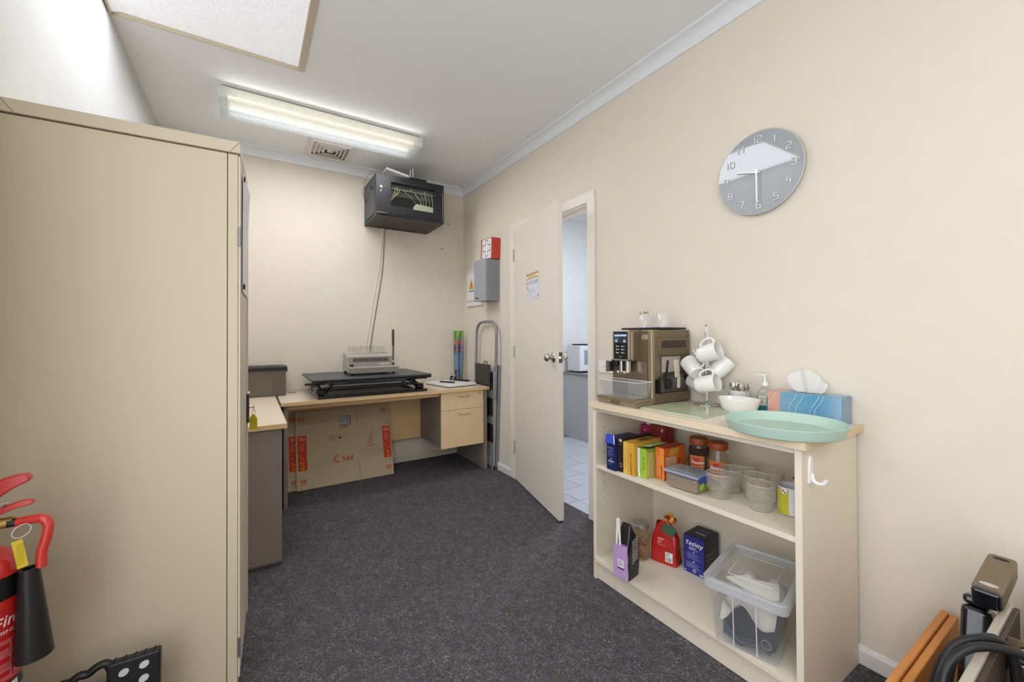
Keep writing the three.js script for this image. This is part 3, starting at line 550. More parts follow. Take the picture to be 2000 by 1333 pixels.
for (const [x, z, lab] of [[1.722, -3.705, 'wiper blade pack nearest the window wall of the corner'], [1.766, -3.73, 'wiper blade pack tucked into the corner']]) {
  const w = thing('wiper_blade_pack', lab === 'wiper blade pack tucked into the corner' ? 'green orange and blue retail pack tucked into the wall corner' : 'green orange and blue retail pack beside its twin on the desk', 'retail pack', [x, DY + 0.001, z], -0.25, 'retail packs standing in the corner');
  w.rotation.z = x < 1.75 ? 0.02 : -0.03;
  const t = canvasTex(64, 720, (g) => {
    g.fillStyle = '#6fa43c'; g.fillRect(0, 0, 64, 130); g.fillStyle = '#d9642a'; g.fillRect(0, 130, 64, 70); g.fillStyle = '#1e2c44'; g.fillRect(0, 200, 64, 520);
    g.fillStyle = '#1d1d1d'; g.fillRect(20, 10, 9, 130); g.fillStyle = '#8fbf52'; g.fillRect(36, 10, 16, 110); g.fillStyle = '#dfe8f2'; g.fillRect(6, 220, 50, 4); g.fillStyle = '#c73a2c'; g.fillRect(8, 260, 46, 34);
    g.fillStyle = '#6aa0cf'; g.fillRect(6, 310, 24, 250); g.fillStyle = '#3d78b4'; g.fillRect(32, 310, 20, 300); for (let i = 0; i < 16; i++) { g.fillStyle = i % 2 ? '#e8eef4' : '#274f80'; g.fillRect(8 + (i * 17) % 40, 330 + i * 22, 10, 8); }
  });
  part('backing_card', slab(-0.024, 0.024, 0, 0.5, -0.003, 0, 0.0005), std(0x2b3850, 0.6), w);
  decal(w, 'printed_front', 0.046, 0.498, t, [0, 0.25, 0.0007]);
  part('blister', rbox(0.026, 0.42, 0.014, 0.005, 0.004, 0.23, 0.009), phys(0xdfe9f2, 0.1, { transmission: 0.85, thickness: 0 }), w);
}
// ---------------------------------------------------------------- step ladder between desk and wall
{
  const l = thing('step_ladder', 'folded grey step ladder with black tray beside the desk', 'ladder', [0, 0, 0]);
  const gm = std(0x9b9c9e, 0.4, { metalness: 0.5 }), lm = std(0xb9bbbe, 0.35, { metalness: 0.6 });
  const loop = tube([[1.806, 0.62, -3.475], [1.806, 1.17, -3.452], [1.806, 1.245, -3.44], [1.806, 1.295, -3.39], [1.806, 1.307, -3.3], [1.806, 1.307, -3.22], [1.806, 1.293, -3.135], [1.806, 1.24, -3.088], [1.806, 1.16, -3.084], [1.806, 0.62, -3.108]], 0.0125, 80, 10);
  part('handrail_loop', loop, std(0x8e9093, 0.45, { metalness: 0.4 }), l);
  const rail = (zt, zb, x, m) => part('rail', [tf(box(0.016, 0.92, 0.03), [x, 0.462, (zt + zb) / 2], [Math.atan2(zt - zb, 0.92), 0, 0]), tf(box(0.006, 0.92, 0.036), [x - 0.008, 0.462, (zt + zb) / 2], [Math.atan2(zt - zb, 0.92), 0, 0])], m, l);
  rail(-3.105, -3.16, 1.812, lm); rail(-3.475, -3.42, 1.812, lm);
  rail(-3.095, -3.15, 1.836, gm); rail(-3.485, -3.43, 1.836, gm);
  for (const y of [0.24, 0.47, 0.7]) part('step', slab(1.797, 1.803, y, y + 0.16, -3.44, -3.14, 0.002), M.blackPlastic, l);
  const tr = part('tray', slab(1.782, 1.7925, DY + 0.012, 0.925, -3.435, -3.165, 0.002), std(0x3a3632, 0.55), l);
  for (let i = 0; i < 9; i++) part('rib', slab(1.7795, 1.7819, DY + 0.022 + i * 0.02, DY + 0.032 + i * 0.02, -3.425, -3.175, 0.0008), std(0x4a4540, 0.5), tr);
  part('tray_handle', tube([[1.787, 0.9255, -3.27], [1.787, 0.945, -3.27], [1.787, 0.95, -3.262], [1.787, 0.95, -3.228], [1.787, 0.945, -3.22], [1.787, 0.9255, -3.22]], 0.004, 24, 8), M.blackPlastic, l);
  decal(l, 'warning_label', 0.022, 0.24, canvasTex(48, 480, (g) => { g.fillStyle = '#d9d9da'; g.fillRect(0, 0, 48, 480); g.fillStyle = '#b33a35'; g.fillRect(6, 20, 36, 90); g.fillStyle = '#555'; for (let i = 0; i < 14; i++) g.fillRect(8, 125 + i * 12, 28 - (i % 3) * 5, 5); g.fillStyle = '#d2452a'; g.beginPath(); g.arc(24, 340, 20, 0, 7); g.fill(); g.fillRect(6, 380, 36, 60); g.fillStyle = '#eee'; g.fillRect(12, 395, 24, 20); }), [1.7998, 0.8, -3.113], -Math.PI / 2);
  for (const [x, z] of [[1.812, -3.158], [1.836, -3.15], [1.812, -3.422], [1.836, -3.43]]) part('rubber_foot', rbox(0.02, 0.03, 0.04, 0.004, x, 0.0155, z), M.blackPlastic, l);
}
// ---------------------------------------------------------------- network rack on the back wall
{
  const r = thing('network_cabinet', 'black wall mounted network cabinet with glazed door', 'network cabinet', [0.868, 2.172, ZB + 0.0008]);
  const bm = std(0x1e1d20, 0.42), sideM = std(0x3a3c40, 0.45), W = 0.586, Dp = 0.4, Hh = 0.348;
  part('back_panel', slab(0, W, 0, Hh, 0, 0.003, 0), bm, r);
  part('top_panel', slab(0, W, Hh - 0.003, Hh, 0.003, Dp, 0.001), bm, r);
  part('base_panel', slab(0, W, 0, 0.003, 0.003, Dp, 0.001), std(0x3b352d, 0.5), r);
  const sp = part('side_panel', slab(0, 0.003, 0.003, Hh - 0.003, 0.003, Dp, 0), sideM, r);
  part('side_inset', slab(-0.0035, -0.0005, 0.03, Hh - 0.03, 0.035, Dp - 0.045, 0.001), std(0x44464a, 0.45), sp);
  for (const [y, z] of [[0.27, 0.26], [0.24, 0.33], [0.2, 0.09]]) part('side_latch', [slab(-0.0075, -0.0038, y - 0.014, y + 0.014, z - 0.011, z + 0.011, 0.001)], M.dark, sp);
  part('vent_slot', slab(-0.004, -0.0008, 0.02, 0.028, 0.06, 0.32, 0), M.dark, sp);
  part('side_panel', slab(W - 0.003, W, 0.003, Hh - 0.003, 0.003, Dp, 0), sideM, r);
  part('cable_slot', slab(0.12, 0.44, -0.0022, -0.0003, 0.03, 0.05, 0), M.dark, r);
  for (const [x, z] of [[0.05, 0.05], [0.54, 0.05], [0.05, 0.34], [0.54, 0.34], [0.3, 0.03]]) part('screw', cyl(0.004, 0.004, 0.002, x, -0.0014, z, 10), M.steel, r);
  // glazed door
  const wx0 = 0.118, wx1 = 0.505, wy0 = 0.088, wy1 = 0.292;
  const s = roundRect(W, Hh - 0.006, 0.006, W / 2, Hh / 2); s.holes.push(roundRect(wx1 - wx0, wy1 - wy0, 0.004, (wx0 + wx1) / 2, (wy0 + wy1) / 2, THREE.Path));
  const dr = part('door', extrude(s, 0.014, 0.002).translate(0, 0, Dp + 0.004), bm, r);
  part('bottom_lip', tf(rbox(W + 0.004, 0.034, 0.03, 0.012), [W / 2, 0.016, Dp + 0.012]), M.blackGloss, dr);
  part('door_edge', tf(rbox(0.014, Hh - 0.04, 0.026, 0.006), [W - 0.004, Hh / 2 + 0.012, Dp + 0.012]), M.blackGloss, dr);
  part('glass_pane', slab(wx0 - 0.006, wx1 + 0.006, wy0 - 0.006, wy1 + 0.006, Dp + 0.0005, Dp + 0.003, 0), phys(0xf2f5f0, 0.02, { transmission: 1, thickness: 0 }), dr);
  part('lock', [cylZ(0.011, 0.006, 0.036, 0.235, Dp + 0.0232, 18), tf(box(0.006, 0.02, 0.004), [0.036, 0.228, Dp + 0.027], [0, 0, 0.3])], M.chrome, dr);
  part('keyhole', slab(0.033, 0.039, 0.195, 0.213, Dp + 0.0203, Dp + 0.022, 0.001), M.steel, dr);
  part('top_bracket', slab(0.28, 0.43, Hh + 0.0005, Hh + 0.018, Dp - 0.03, Dp + 0.02, 0.004), M.blackPlastic, r);
  // fittings inside
  const pp = part('patch_panel', slab(0.02, W - 0.02, 0.252, 0.296, Dp - 0.06, Dp - 0.035, 0.001), std(0x3a3d38, 0.5), r);
  for (let i = 0; i < 16; i++) part('port', slab(0.05 + i * 0.031, 0.071 + i * 0.031, 0.262, 0.278, Dp - 0.0348, Dp - 0.0335, 0), std(i % 4 ? 0x77766a : 0xb9b5a4, 0.5), pp);
  part('label_strip', slab(0.04, W - 0.05, 0.2535, 0.258, Dp - 0.0348, Dp - 0.0338, 0), std(0xd6d3c4, 0.5), pp);
  part('lower_panel', slab(0.02, W - 0.02, 0.205, 0.246, Dp - 0.075, Dp - 0.055, 0.001), std(0x454a44, 0.5), r);
  part('inner_shelf', slab(0.006, W - 0.006, 0.066, 0.069, 0.02, Dp - 0.03, 0.001), M.blackPlastic, r);
  const cableM = [std(0xd9d6c2, 0.5), std(0x9aa6a0, 0.5), std(0xcbb98a, 0.5)];
  const cab = [[0.17, 0.26, 0.11, 0.12], [0.19, 0.26, 0.115, 0.115], [0.21, 0.26, 0.12, 0.13], [0.24, 0.262, 0.36, 0.14], [0.34, 0.25, 0.4, 0.15], [0.39, 0.25, 0.42, 0.15], [0.43, 0.25, 0.44, 0.15], [0.46, 0.25, 0.47, 0.15], [0.49, 0.25, 0.5, 0.13]];
  cab.forEach(([x0, y0, x1, y1], i) => part('patch_lead', tube([[x0, y0, Dp - 0.034], [x0 * 0.8 + x1 * 0.2, (y0 * 0.7 + y1 * 0.3), Dp - 0.014], [x0 * 0.3 + x1 * 0.7, y0 * 0.3 + y1 * 0.7, Dp - 0.012], [x1, y1, Dp - 0.03]], 0.0028, 16, 6), cableM[i < 3 ? 2 : i % 2], r));
  const sw = thing('network_switch', 'blue network switch on the shelf inside the glazed cabinet', 'network switch', [1.005, 2.2425, ZB + 0.262]);
  part('case', slab(0, 0.2, 0, 0.04, 0, 0.1, 0.003), std(0x5f7cb8, 0.4), sw);
  part('port_strip', slab(0.02, 0.19, 0.008, 0.014, 0.1003, 0.1015, 0), std(0xaebbd8, 0.4), sw);
  part('badge', slab(0.02, 0.06, 0.024, 0.03, 0.1003, 0.101, 0), std(0xdde3ee, 0.4), sw);
  const md = thing('modem', 'cream plastic modem leaning inside the glazed cabinet', 'modem', [1.195, 2.2455, ZB + 0.372]);
  part('case', extrude((() => { const q = new THREE.Shape(); q.moveTo(0, 0); q.lineTo(0.17, 0); q.lineTo(0.17, 0.066); q.lineTo(0.03, 0.075); q.quadraticCurveTo(0.006, 0.07, 0, 0.04); q.closePath(); return q; })(), 0.022, 0.003), std(0xdcd5c7, 0.5), md);
  part('vent_grille', slab(0.03, 0.15, 0.012, 0.02, 0.0253, 0.026, 0), std(0xbdb6a8, 0.5), md);
  const ro = thing('wifi_router', 'white router with two antennas on top of the network cabinet', 'router', [0.955, 2.5215, ZB + 0.22]);
  part('case', tf(rbox(0.2, 0.022, 0.13, 0.008), [0.11, 0.058, 0.075], [0, 0, -0.16]), M.white, ro);
  part('stand', slab(0.01, 0.19, 0, 0.03, 0.04, 0.12, 0.003), std(0xe3ded2, 0.5), ro);
  for (const [x, h] of [[0.214, 0.1], [0.238, 0.118]]) part('antenna', tube([[x, 0.012, 0.12], [x + 0.001, 0.02, 0.135], [x + 0.004, h, 0.137]], 0.0042, 12, 8), M.white, ro);
  const lead = thing('router_lead', 'thin grey lead looping beside the router', 'cable', [0, 0, 0]);
  part('wire', tube([[0.968, 2.575, ZB + 0.3], [0.92, 2.6, ZB + 0.26], [0.872, 2.585, ZB + 0.2], [0.852, 2.55, ZB + 0.12], [0.852, 2.5, ZB + 0.04], [0.862, 2.42, ZB + 0.004]], 0.002, 32, 6), M.greyMetal, lead);
}
solo('power_cable', 'white cable hanging from the network cabinet to the desk', 'cable', tube([[1.02, 2.17, ZB + 0.04], [1.012, 2.02, ZB + 0.012], [0.995, 1.8, ZB + 0.006], [0.93, 1.42, ZB + 0.006], [0.885, 1.12, ZB + 0.007], [0.86, 0.98, ZB + 0.012], [0.84, 0.9, ZB + 0.025]], 0.0028, 60, 6), M.white);
solo('power_cable', 'dark grey cable hanging from the network cabinet to the desk', 'cable', tube([[1.045, 2.17, ZB + 0.04], [1.04, 2.02, ZB + 0.012], [1.028, 1.8, ZB + 0.006], [0.975, 1.45, ZB + 0.006], [0.935, 1.2, ZB + 0.007], [0.915, 1.08, ZB + 0.018], [0.895, 0.95, ZB + 0.03]], 0.0032, 60, 6), std(0x5e5a55, 0.6));
// ---------------------------------------------------------------- on the corner of the right wall
{
  const e = thing('electrical_panel', 'white electrical panel with yellow warning triangle beside the corner', 'electrical panel', [XR - 0.0006, 1.466, -3.72]);
  e.rotation.y = -Math.PI / 2;   // local x runs towards the camera, local z into the room
  part('backplate', slab(0, 0.32, 0, 0.366, 0, 0.012, 0.003), std(0xdfe0df, 0.45), e);
  const cv = part('cover', slab(0.02, 0.3, 0.058, 0.318, 0.0123, 0.022, 0.003), std(0xe8e8e6, 0.4), e);
  part('lower_lip', slab(0.006, 0.314, 0.006, 0.04, 0.0123, 0.018, 0.003), std(0xe6e6e4, 0.4), e);
  decal(cv, 'warning_triangle', 0.12, 0.14, canvasTex(128, 148, (g) => { g.fillStyle = '#e6e6e4'; g.fillRect(0, 0, 128, 148); g.fillStyle = '#e2a52c'; g.beginPath(); g.moveTo(64, 6); g.lineTo(122, 110); g.lineTo(6, 110); g.fill(); g.fillStyle = '#2a261c'; g.beginPath(); g.moveTo(60, 34); g.lineTo(78, 60); g.lineTo(66, 62); g.lineTo(76, 96); g.lineTo(48, 64); g.lineTo(60, 60); g.fill(); g.fillStyle = '#4a77b8'; g.fillRect(4, 124, 120, 12); }), [0.115, 0.205, 0.0225]);
  const k = thing('key_cabinet', 'grey steel key box with small lock on the wall', 'key box', [XR - 0.0006, 1.488, -3.315]);
  k.rotation.y = -Math.PI / 2;
  part('body', slab(0, 0.213, 0, 0.362, 0, 0.128, 0.002), std(0x8b8d92, 0.45), k);
  const kd = part('door', slab(-0.001, 0.214, -0.002, 0.364, 0.1285, 0.142, 0.002), std(0xa0a4ac, 0.42), k);
  part('lock', [cylZ(0.009, 0.012, 0.055, 0.028, 0.1485, 16), cylZ(0.005, 0.008, 0.085, 0.022, 0.1465, 12)], std(0x8a7b5a, 0.3, { metalness: 0.8 }), kd);
  part('side_inset', slab(0.2135, 0.215, 0.05, 0.31, 0.02, 0.085, 0), std(0x86888d, 0.5), k);
  const f = thing('first_aid_box', 'red first aid box with white cross tilted on the key box', 'first aid kit', [XR - 0.003, 1.863, -3.29]);
  f.rotation.set(0, -Math.PI / 2, -0.05, 'YXZ');
  part('case', slab(0, 0.2, 0, 0.185, 0, 0.085, 0.004), std(0xc8402e, 0.4), f);
  decal(f, 'cross_label', 0.165, 0.172, canvasTex(256, 256, (g) => {
    g.fillStyle = '#e9e9ea'; g.fillRect(0, 0, 256, 256); g.lineWidth = 9; g.strokeStyle = '#3a3a3c'; g.fillStyle = '#f6f6f6'; g.beginPath();
    [[98, 20], [158, 20], [158, 82], [226, 82], [226, 156], [158, 156], [158, 222], [98, 222], [98, 156], [30, 156], [30, 82], [98, 82]].forEach(([x, y], i) => (i ? g.lineTo(x, y) : g.moveTo(x, y))); g.closePath(); g.fill(); g.stroke();
    g.fillStyle = '#b9bcc0'; g.font = 'bold 30px sans-serif'; g.textAlign = 'center'; g.fillText('FIRST AID', 128, 130);
  }), [0.108, 0.092, 0.0858]);
}
{
  // notice taped on the door leaf: placed in the leaf's own frame, then hung in the room
  const th = -1.806, n = thing('door_notice', 'laminated notice with orange heading taped to the open door', 'notice', [1.83 + Math.cos(th) * 0.4, 1.545, -2.832 - Math.sin(th) * 0.4], th);
  n.position.add(V(Math.sin(th), 0, Math.cos(th)).multiplyScalar(0.0006));
  part('sheet', slab(-0.12, 0.12, -0.1, 0.1, 0, 0.0008, 0), M.paper, n);
  decal(n, 'print', 0.238, 0.198, canvasTex(360, 300, (g) => {
    g.fillStyle = '#e3e5ea'; g.fillRect(0, 0, 360, 300); g.fillStyle = '#d2a35a'; g.fillRect(0, 8, 360, 26); g.fillStyle = '#f2ede2'; g.fillRect(0, 34, 360, 22); g.fillStyle = '#d3b061'; g.fillRect(0, 56, 360, 18); g.fillStyle = '#6b5a3b'; g.font = 'bold 17px sans-serif'; g.fillText('EMERGENCY PROCEDURES', 60, 51);
    for (let i = 0; i < 6; i++) { g.fillStyle = i === 5 ? '#3c4048' : '#8d97a8'; g.fillRect(16 + i * 58, 92, 26 - (i % 2) * 8, 40); }
    g.fillStyle = '#c7a851'; g.fillRect(8, 150, 44, 22); for (let i = 0; i < 42; i++) { g.fillStyle = rnd() < 0.3 ? '#4d535e' : '#9aa2b2'; g.fillRect(10 + rnd() * 230, 178 + Math.floor(i / 4) * 11, 12 + rnd() * 26, 4); } g.fillStyle = '#33373d'; g.fillRect(330, 255, 18, 22);
  }), [0, 0, 0.0013]);
  const s = thing('switch_plate', 'white double socket plate beside the coffee machine', 'wall socket', [XR - 0.0005, 0.985, -1.885]);
  s.rotation.y = -Math.PI / 2;
  part('plate', slab(0.002, 0.118, -0.037, 0.037, 0, 0.009, 0.003), M.white, s);
  part('socket', cylZ(0.006, 0.003, 0.05, 0.002, 0.0105, 14), std(0xc9c9c6, 0.4), s);
  part('rocker', slab(0.085, 0.1, -0.012, 0.012, 0.0093, 0.013, 0.002), M.white, s);
}
for (const [x, y, l] of [[1.687, 2.305, 'tiny dark screw in the back wall beside the network cabinet'], [1.614, 2.052, 'tiny dark screw in the back wall below the network cabinet']]) solo('wall_screw', l, 'screw', cylZ(0.0055, 0.004, 0, 0, 0, 12), M.dark, [x, y, ZB + 0.0024]);
// ---------------------------------------------------------------- tall locker on the left
{
  const L = thing('steel_locker', 'tall beige steel locker with folded lid against the left wall', 'locker', [-0.543, 0, -1.587], -0.0445);
  const DW = 0.38, H0 = 0.012, H1 = 1.762;
  const seamM = std(0x4b4232, 0.8);
  part('body', slab(0.02, 0.47, 0.1, H1 - 0.002, -DW + 0.004, -0.012, 0), std(0xa79a7c, 0.6), L);
  part('side_panel', slab(-0.001, 0.4825, H0, H1, -0.0118, -0.008, 0.0012), M.locker, L);
  part('corner_post', slab(0.4845, 0.511, H0, H1, -0.0118, -0.008, 0.0012), M.locker, L);
  part('seam_backing', slab(0.47, 0.5, H0, H1, -0.0145, -0.0121, 0), seamM, L);
  part('far_side_panel', slab(0.006, 0.511, H0, H1, -DW, -DW + 0.0035, 0.001), M.locker, L);
  part('plinth', slab(0.02, 0.505, 0.001, 0.098, -DW + 0.005, -0.016, 0.001), M.locker, L);
  part('front_return', slab(0.5035, 0.511, 0.1, H1, -0.03, -0.0122, 0.001), M.locker, L);
  const lid = part('lid', slab(0, 0.5175, H1 + 0.003, 1.801, -DW - 0.004, 0, 0.0015), M.locker, L);
  for (const [x0, x1] of [[0.4905, 0.5165], [0.026, 0.0005]]) {
    const g = rodBetween([x0, H1 + 0.0045, 0.0002], [x1, 1.7995, 0.0002], 0.0006, 6);
    part('lid_seam', g, seamM, lid);
  }
  const door = part('door', slab(0.512, 0.5175, 0.104, H1 - 0.004, -DW + 0.004, -0.008, 0.001), M.cream, L);
  part('door_lip', slab(0.5178, 0.5215, 0.104, H1 - 0.02, -DW + 0.004, -DW + 0.02, 0.001), M.cream, door);
  for (const y of [0.2, 1.5]) part('hinge', [cyl(0.0045, 0.0045, 0.06, 0.5155, y, -0.0045, 10), cyl(0.0052, 0.0052, 0.003, 0.5155, y - 0.015, -0.0045, 10), cyl(0.0052, 0.0052, 0.003, 0.5155, y + 0.015, -0.0045, 10)], M.greyMetal, door);
  const h = part('handle', slab(0.518, 0.527, 0.845, 0.955, -DW + 0.024, -DW + 0.044, 0.003), std(0x3b342c, 0.4), door);
  part('handle_cap', slab(0.518, 0.53, 0.9555, 0.966, -DW + 0.022, -DW + 0.046, 0.003), M.chrome, h);
  const k = thing('key_tag', 'yellow plastic key tag hanging from the locker lock', 'key tag', [-0.001, 0.905, -1.915]);
  part('key', [cylX(0.004, 0.02, 0.004, 0, 0, 10), rbox(0.004, 0.024, 0.02, 0.0015, 0.0145, -0.004, 0)], std(0xd9d3b8, 0.35, { metalness: 0.5 }), k);
  part('split_ring', tf(new THREE.TorusGeometry(0.009, 0.0009, 6, 20), [0.0146, -0.022, 0], [0, 0.9, 0]), M.steel, k);
  const t = part('tag', extrude((() => { const s = shapeOf([[-0.013, -0.03], [0.013, -0.03], [0.0145, -0.026], [0.0145, 0.012], [0.004, 0.028], [-0.004, 0.028], [-0.0145, 0.012], [-0.0145, -0.026]]); return s; })(), 0.003, 0.0006).rotateY(-0.6).translate(0.0146, -0.058, 0), phys(0xe7d83a, 0.3, { transmission: 0.3, thickness: 0 }), k);
  part('paper_insert', tf(box(0.016, 0.034, 0.0008), [0.0166, -0.066, 0.0038], [0, -0.6, 0]), std(0xc9cfc2, 0.7), t);
  // sheet held on the locker door, its corner curling off
  const p = thing('curled_notice', 'white paper notice curling off the locker door', 'notice', [-0.0235, 1.33, -1.63], -0.0445);
  const nx = 14, ny = 18, P = [], I = [], U = [];
  for (let j = 0; j <= ny; j++) for (let i = 0; i <= nx; i++) {
    const u = i / nx, v = j / ny; const c = 0.006 * Math.pow(v, 3) * (0.3 + u) + 0.002 * u;
    P.push(0.003 + c, v * 0.4, -u * 0.26); U.push(u, v);
  }
  for (let j = 0; j < ny; j++) for (let i = 0; i < nx; i++) { const a = j * (nx + 1) + i; I.push(a, a + 1, a + nx + 1, a + 1, a + nx + 2, a + nx + 1); }
  const g = new THREE.BufferGeometry(); g.setAttribute('position', new THREE.Float32BufferAttribute(P, 3)); g.setAttribute('uv', new THREE.Float32BufferAttribute(U, 2)); g.setIndex(I); g.computeVertexNormals();
  part('sheet', g, M.paper, p);
  for (const y of [0.385, 0.02]) part('magnet', cylX(0.009, 0.005, 0.0065, y, -0.03, 14), M.dark, p);
}
// ---------------------------------------------------------------- wall clock
{
  const c = thing('wall_clock', 'round brushed silver wall clock with raised numerals', 'clock', [XR - 0.022, 1.872, -0.908]);
  c.rotation.set(0, -Math.PI / 2, 0); c.rotation.order = 'YXZ'; c.rotation.x = 0.022;
  const R = 0.175;
  const face = phys(0xa2a6aa, 0.05, { clearcoat: 0.6, clearcoatRoughness: 0.03 });
  part('face', lathe([[0, -0.004], [R - 0.001, -0.004], [R, -0.003], [R, 0], [R - 0.0012, 0.0012], [0, 0.0012]], 96).rotateX(Math.PI / 2), face, c);
  part('rim', tf(new THREE.TorusGeometry(R, 0.0016, 8, 96), [0, 0, 0]), std(0xd8d2c4, 0.35, { metalness: 0.6 }), c);
  part('movement', rbox(0.06, 0.06, 0.015, 0.004, 0, 0, -0.012), M.blackPlastic, c);
  // numerals as raised strokes; strokes in a 0..2 x 0..3 cell
  const S = { 0: [[[0.3, 0], [1.7, 0], [2, 0.3], [2, 2.7], [1.7, 3], [0.3, 3], [0, 2.7], [0, 0.3], [0.3, 0]]], 1: [[[1, 0], [1, 3]]], 2: [[[0, 3], [1.6, 3], [2, 2.7], [2, 1.9], [1.7, 1.6], [0.3, 1.4], [0, 1.1], [0, 0.3], [0.3, 0], [2, 0]]],
    3: [[[0, 3], [1.6, 3], [2, 2.7], [2, 1.8], [1.7, 1.5], [2, 1.2], [2, 0.3], [1.6, 0], [0, 0]], [[0.5, 1.5], [1.7, 1.5]]], 4: [[[0.2, 3], [0, 1.4], [2, 1.4]], [[1.5, 2.3], [1.5, 0]]], 5: [[[2, 3], [0.2, 3], [0, 2.7], [0, 1.9], [0.3, 1.65], [1.6, 1.65], [2, 1.3], [2, 0.3], [1.6, 0], [0, 0]]],
    6: [[[1.8, 3], [0.4, 3], [0, 2.5], [0, 0.3], [0.3, 0], [1.7, 0], [2, 0.3], [2, 1.3], [1.7, 1.6], [0.1, 1.6]]], 7: [[[0, 3], [2, 3], [0.8, 0]]], 8: [[[0.4, 1.6], [0.1, 1.9], [0.1, 2.7], [0.4, 3], [1.6, 3], [1.9, 2.7], [1.9, 1.9], [1.6, 1.6], [2, 1.3], [2, 0.3], [1.7, 0], [0.3, 0], [0, 0.3], [0, 1.3], [0.4, 1.6], [1.6, 1.6]]],
    9: [[[0.2, 0], [1.6, 0], [2, 0.5], [2, 2.7], [1.7, 3], [0.3, 3], [0, 2.7], [0, 1.7], [0.3, 1.4], [1.9, 1.4]]] };
  const nm = std(0xf0f0f0, 0.25);
  for (let h = 1; h <= 12; h++) {
    const a = h * Math.PI / 6, r = 0.139, cx = Math.sin(a) * r, cy = Math.cos(a) * r, k = 0.0088, str = String(h), geos = [];
    [...str].forEach((d, n) => {
      const x0 = (n - (str.length - 1) / 2) * 2.3 * k - k;
      for (const line of S[d]) for (let i = 0; i + 1 < line.length; i++) {
        const A = [cx + x0 + line[i][0] * k, cy - 1.5 * k + line[i][1] * k, 0.0045], Bq = [cx + x0 + line[i + 1][0] * k, cy - 1.5 * k + line[i + 1][1] * k, 0.0045];
        geos.push(rodBetween(A, Bq, 0.0019, 8)); geos.push(mv(new THREE.SphereGeometry(0.0019, 8, 6), ...Bq)); if (!i) geos.push(mv(new THREE.SphereGeometry(0.0019, 8, 6), ...A));
      }
    });
    part('numeral', geos, nm, c);
  }
  const hm = std(0xf4f4f4, 0.3);
  const hand = (name, ang, len, w, z) => { const s = shapeOf([[-w, -0.012], [w, -0.012], [w * 0.75, len], [-w * 0.75, len]]); const m = part(name, extrude(s, 0.0012, 0.0004), hm, c); m.rotation.z = -ang; m.position.z = z; };
  hand('hour_hand', 9.5 * Math.PI / 6, 0.098, 0.0028, 0.012); hand('minute_hand', Math.PI, 0.128, 0.0034, 0.0165);
  part('spindle', cylZ(0.006, 0.018, 0, 0, 0.0105, 18), M.chrome, c);
}
// ---------------------------------------------------------------- bookcase
const TY = 0.8558, S1 = 0.5558, S2 = 0.1108;     // top, shelf and floor board surfaces (a hair above)
{
  const b = thing('bookcase', 'low cream laminate bookcase with one shelf against the right wall', 'bookcase', [0, 0, 0]);
  const cm = std(0xe6dcc8, 0.5), edge = std(0xe6d3b4, 0.45);
  part('top_board', slab(1.403, 1.8525, 0.83, 0.855, -1.497, -0.57, 0.0008), std(0xe6dac4, 0.42), b);
  part('top_edge_band', slab(1.3995, 1.4027, 0.83, 0.855, -1.497, -0.57, 0.0008), edge, b);
  part('top_edge_band', slab(1.4, 1.8525, 0.83, 0.855, -0.5697, -0.5665, 0.0008), std(0xdfc79e, 0.45), b);
  const ls = part('side_panel', slab(1.415, 1.838, 0.002, 0.8295, -1.487, -1.466, 0.0008), cm, b);
  part('pin_holes', [0.61, 0.65, 0.69, 0.73, 0.5, 0.46, 0.42, 0.38].flatMap((y) => [cylZ(0.0025, 0.0012, 1.47, y, -1.4655, 10), cylZ(0.0025, 0.0012, 1.76, y, -1.4655, 10)]), M.dark, ls);
  part('side_panel', slab(1.415, 1.838, 0.002, 0.8295, -0.604, -0.584, 0.0008), cm, b);
  part('back_panel', slab(1.832, 1.838, 0.09, 0.8295, -1.4655, -0.6045, 0), cm, b);
  part('top_rail', slab(1.432, 1.45, 0.808, 0.8295, -1.4655, -0.6045, 0.0008), cm, b);
  part('shelf', slab(1.418, 1.8315, 0.537, 0.555, -1.4655, -0.6045, 0.0008), cm, b);
  part('floor_board', slab(1.402, 1.8315, 0.092, 0.11, -1.4655, -0.6045, 0.0008), cm, b);
  part('plinth', slab(1.425, 1.443, 0.002, 0.0915, -1.4655, -0.6045, 0.0008), cm, b);
  const k = thing('adhesive_hook', 'white plastic hook stuck on the bookcase side', 'hook', [1.47, 0.72, -0.5835]);
  part('back_plate', extrude((() => { const s = new THREE.Shape(); s.moveTo(-0.014, 0); s.quadraticCurveTo(-0.016, 0.05, -0.006, 0.078); s.quadraticCurveTo(0, 0.084, 0.005, 0.078); s.quadraticCurveTo(0.013, 0.05, 0.014, 0.004); s.quadraticCurveTo(0.004, -0.006, -0.014, 0); return s; })(), 0.004, 0.001), M.whiteGloss, k);
  part('hook_arm', tube([[0, 0.03, 0.005], [0, 0.008, 0.009], [0, 0.001, 0.02], [0, 0.004, 0.035], [0, 0.02, 0.045]], 0.0055, 20, 10), M.whiteGloss, k);
}
const FACE = -Math.PI / 2;      // things on the bookcase face the room: local x runs towards the camera, local z away from the wall
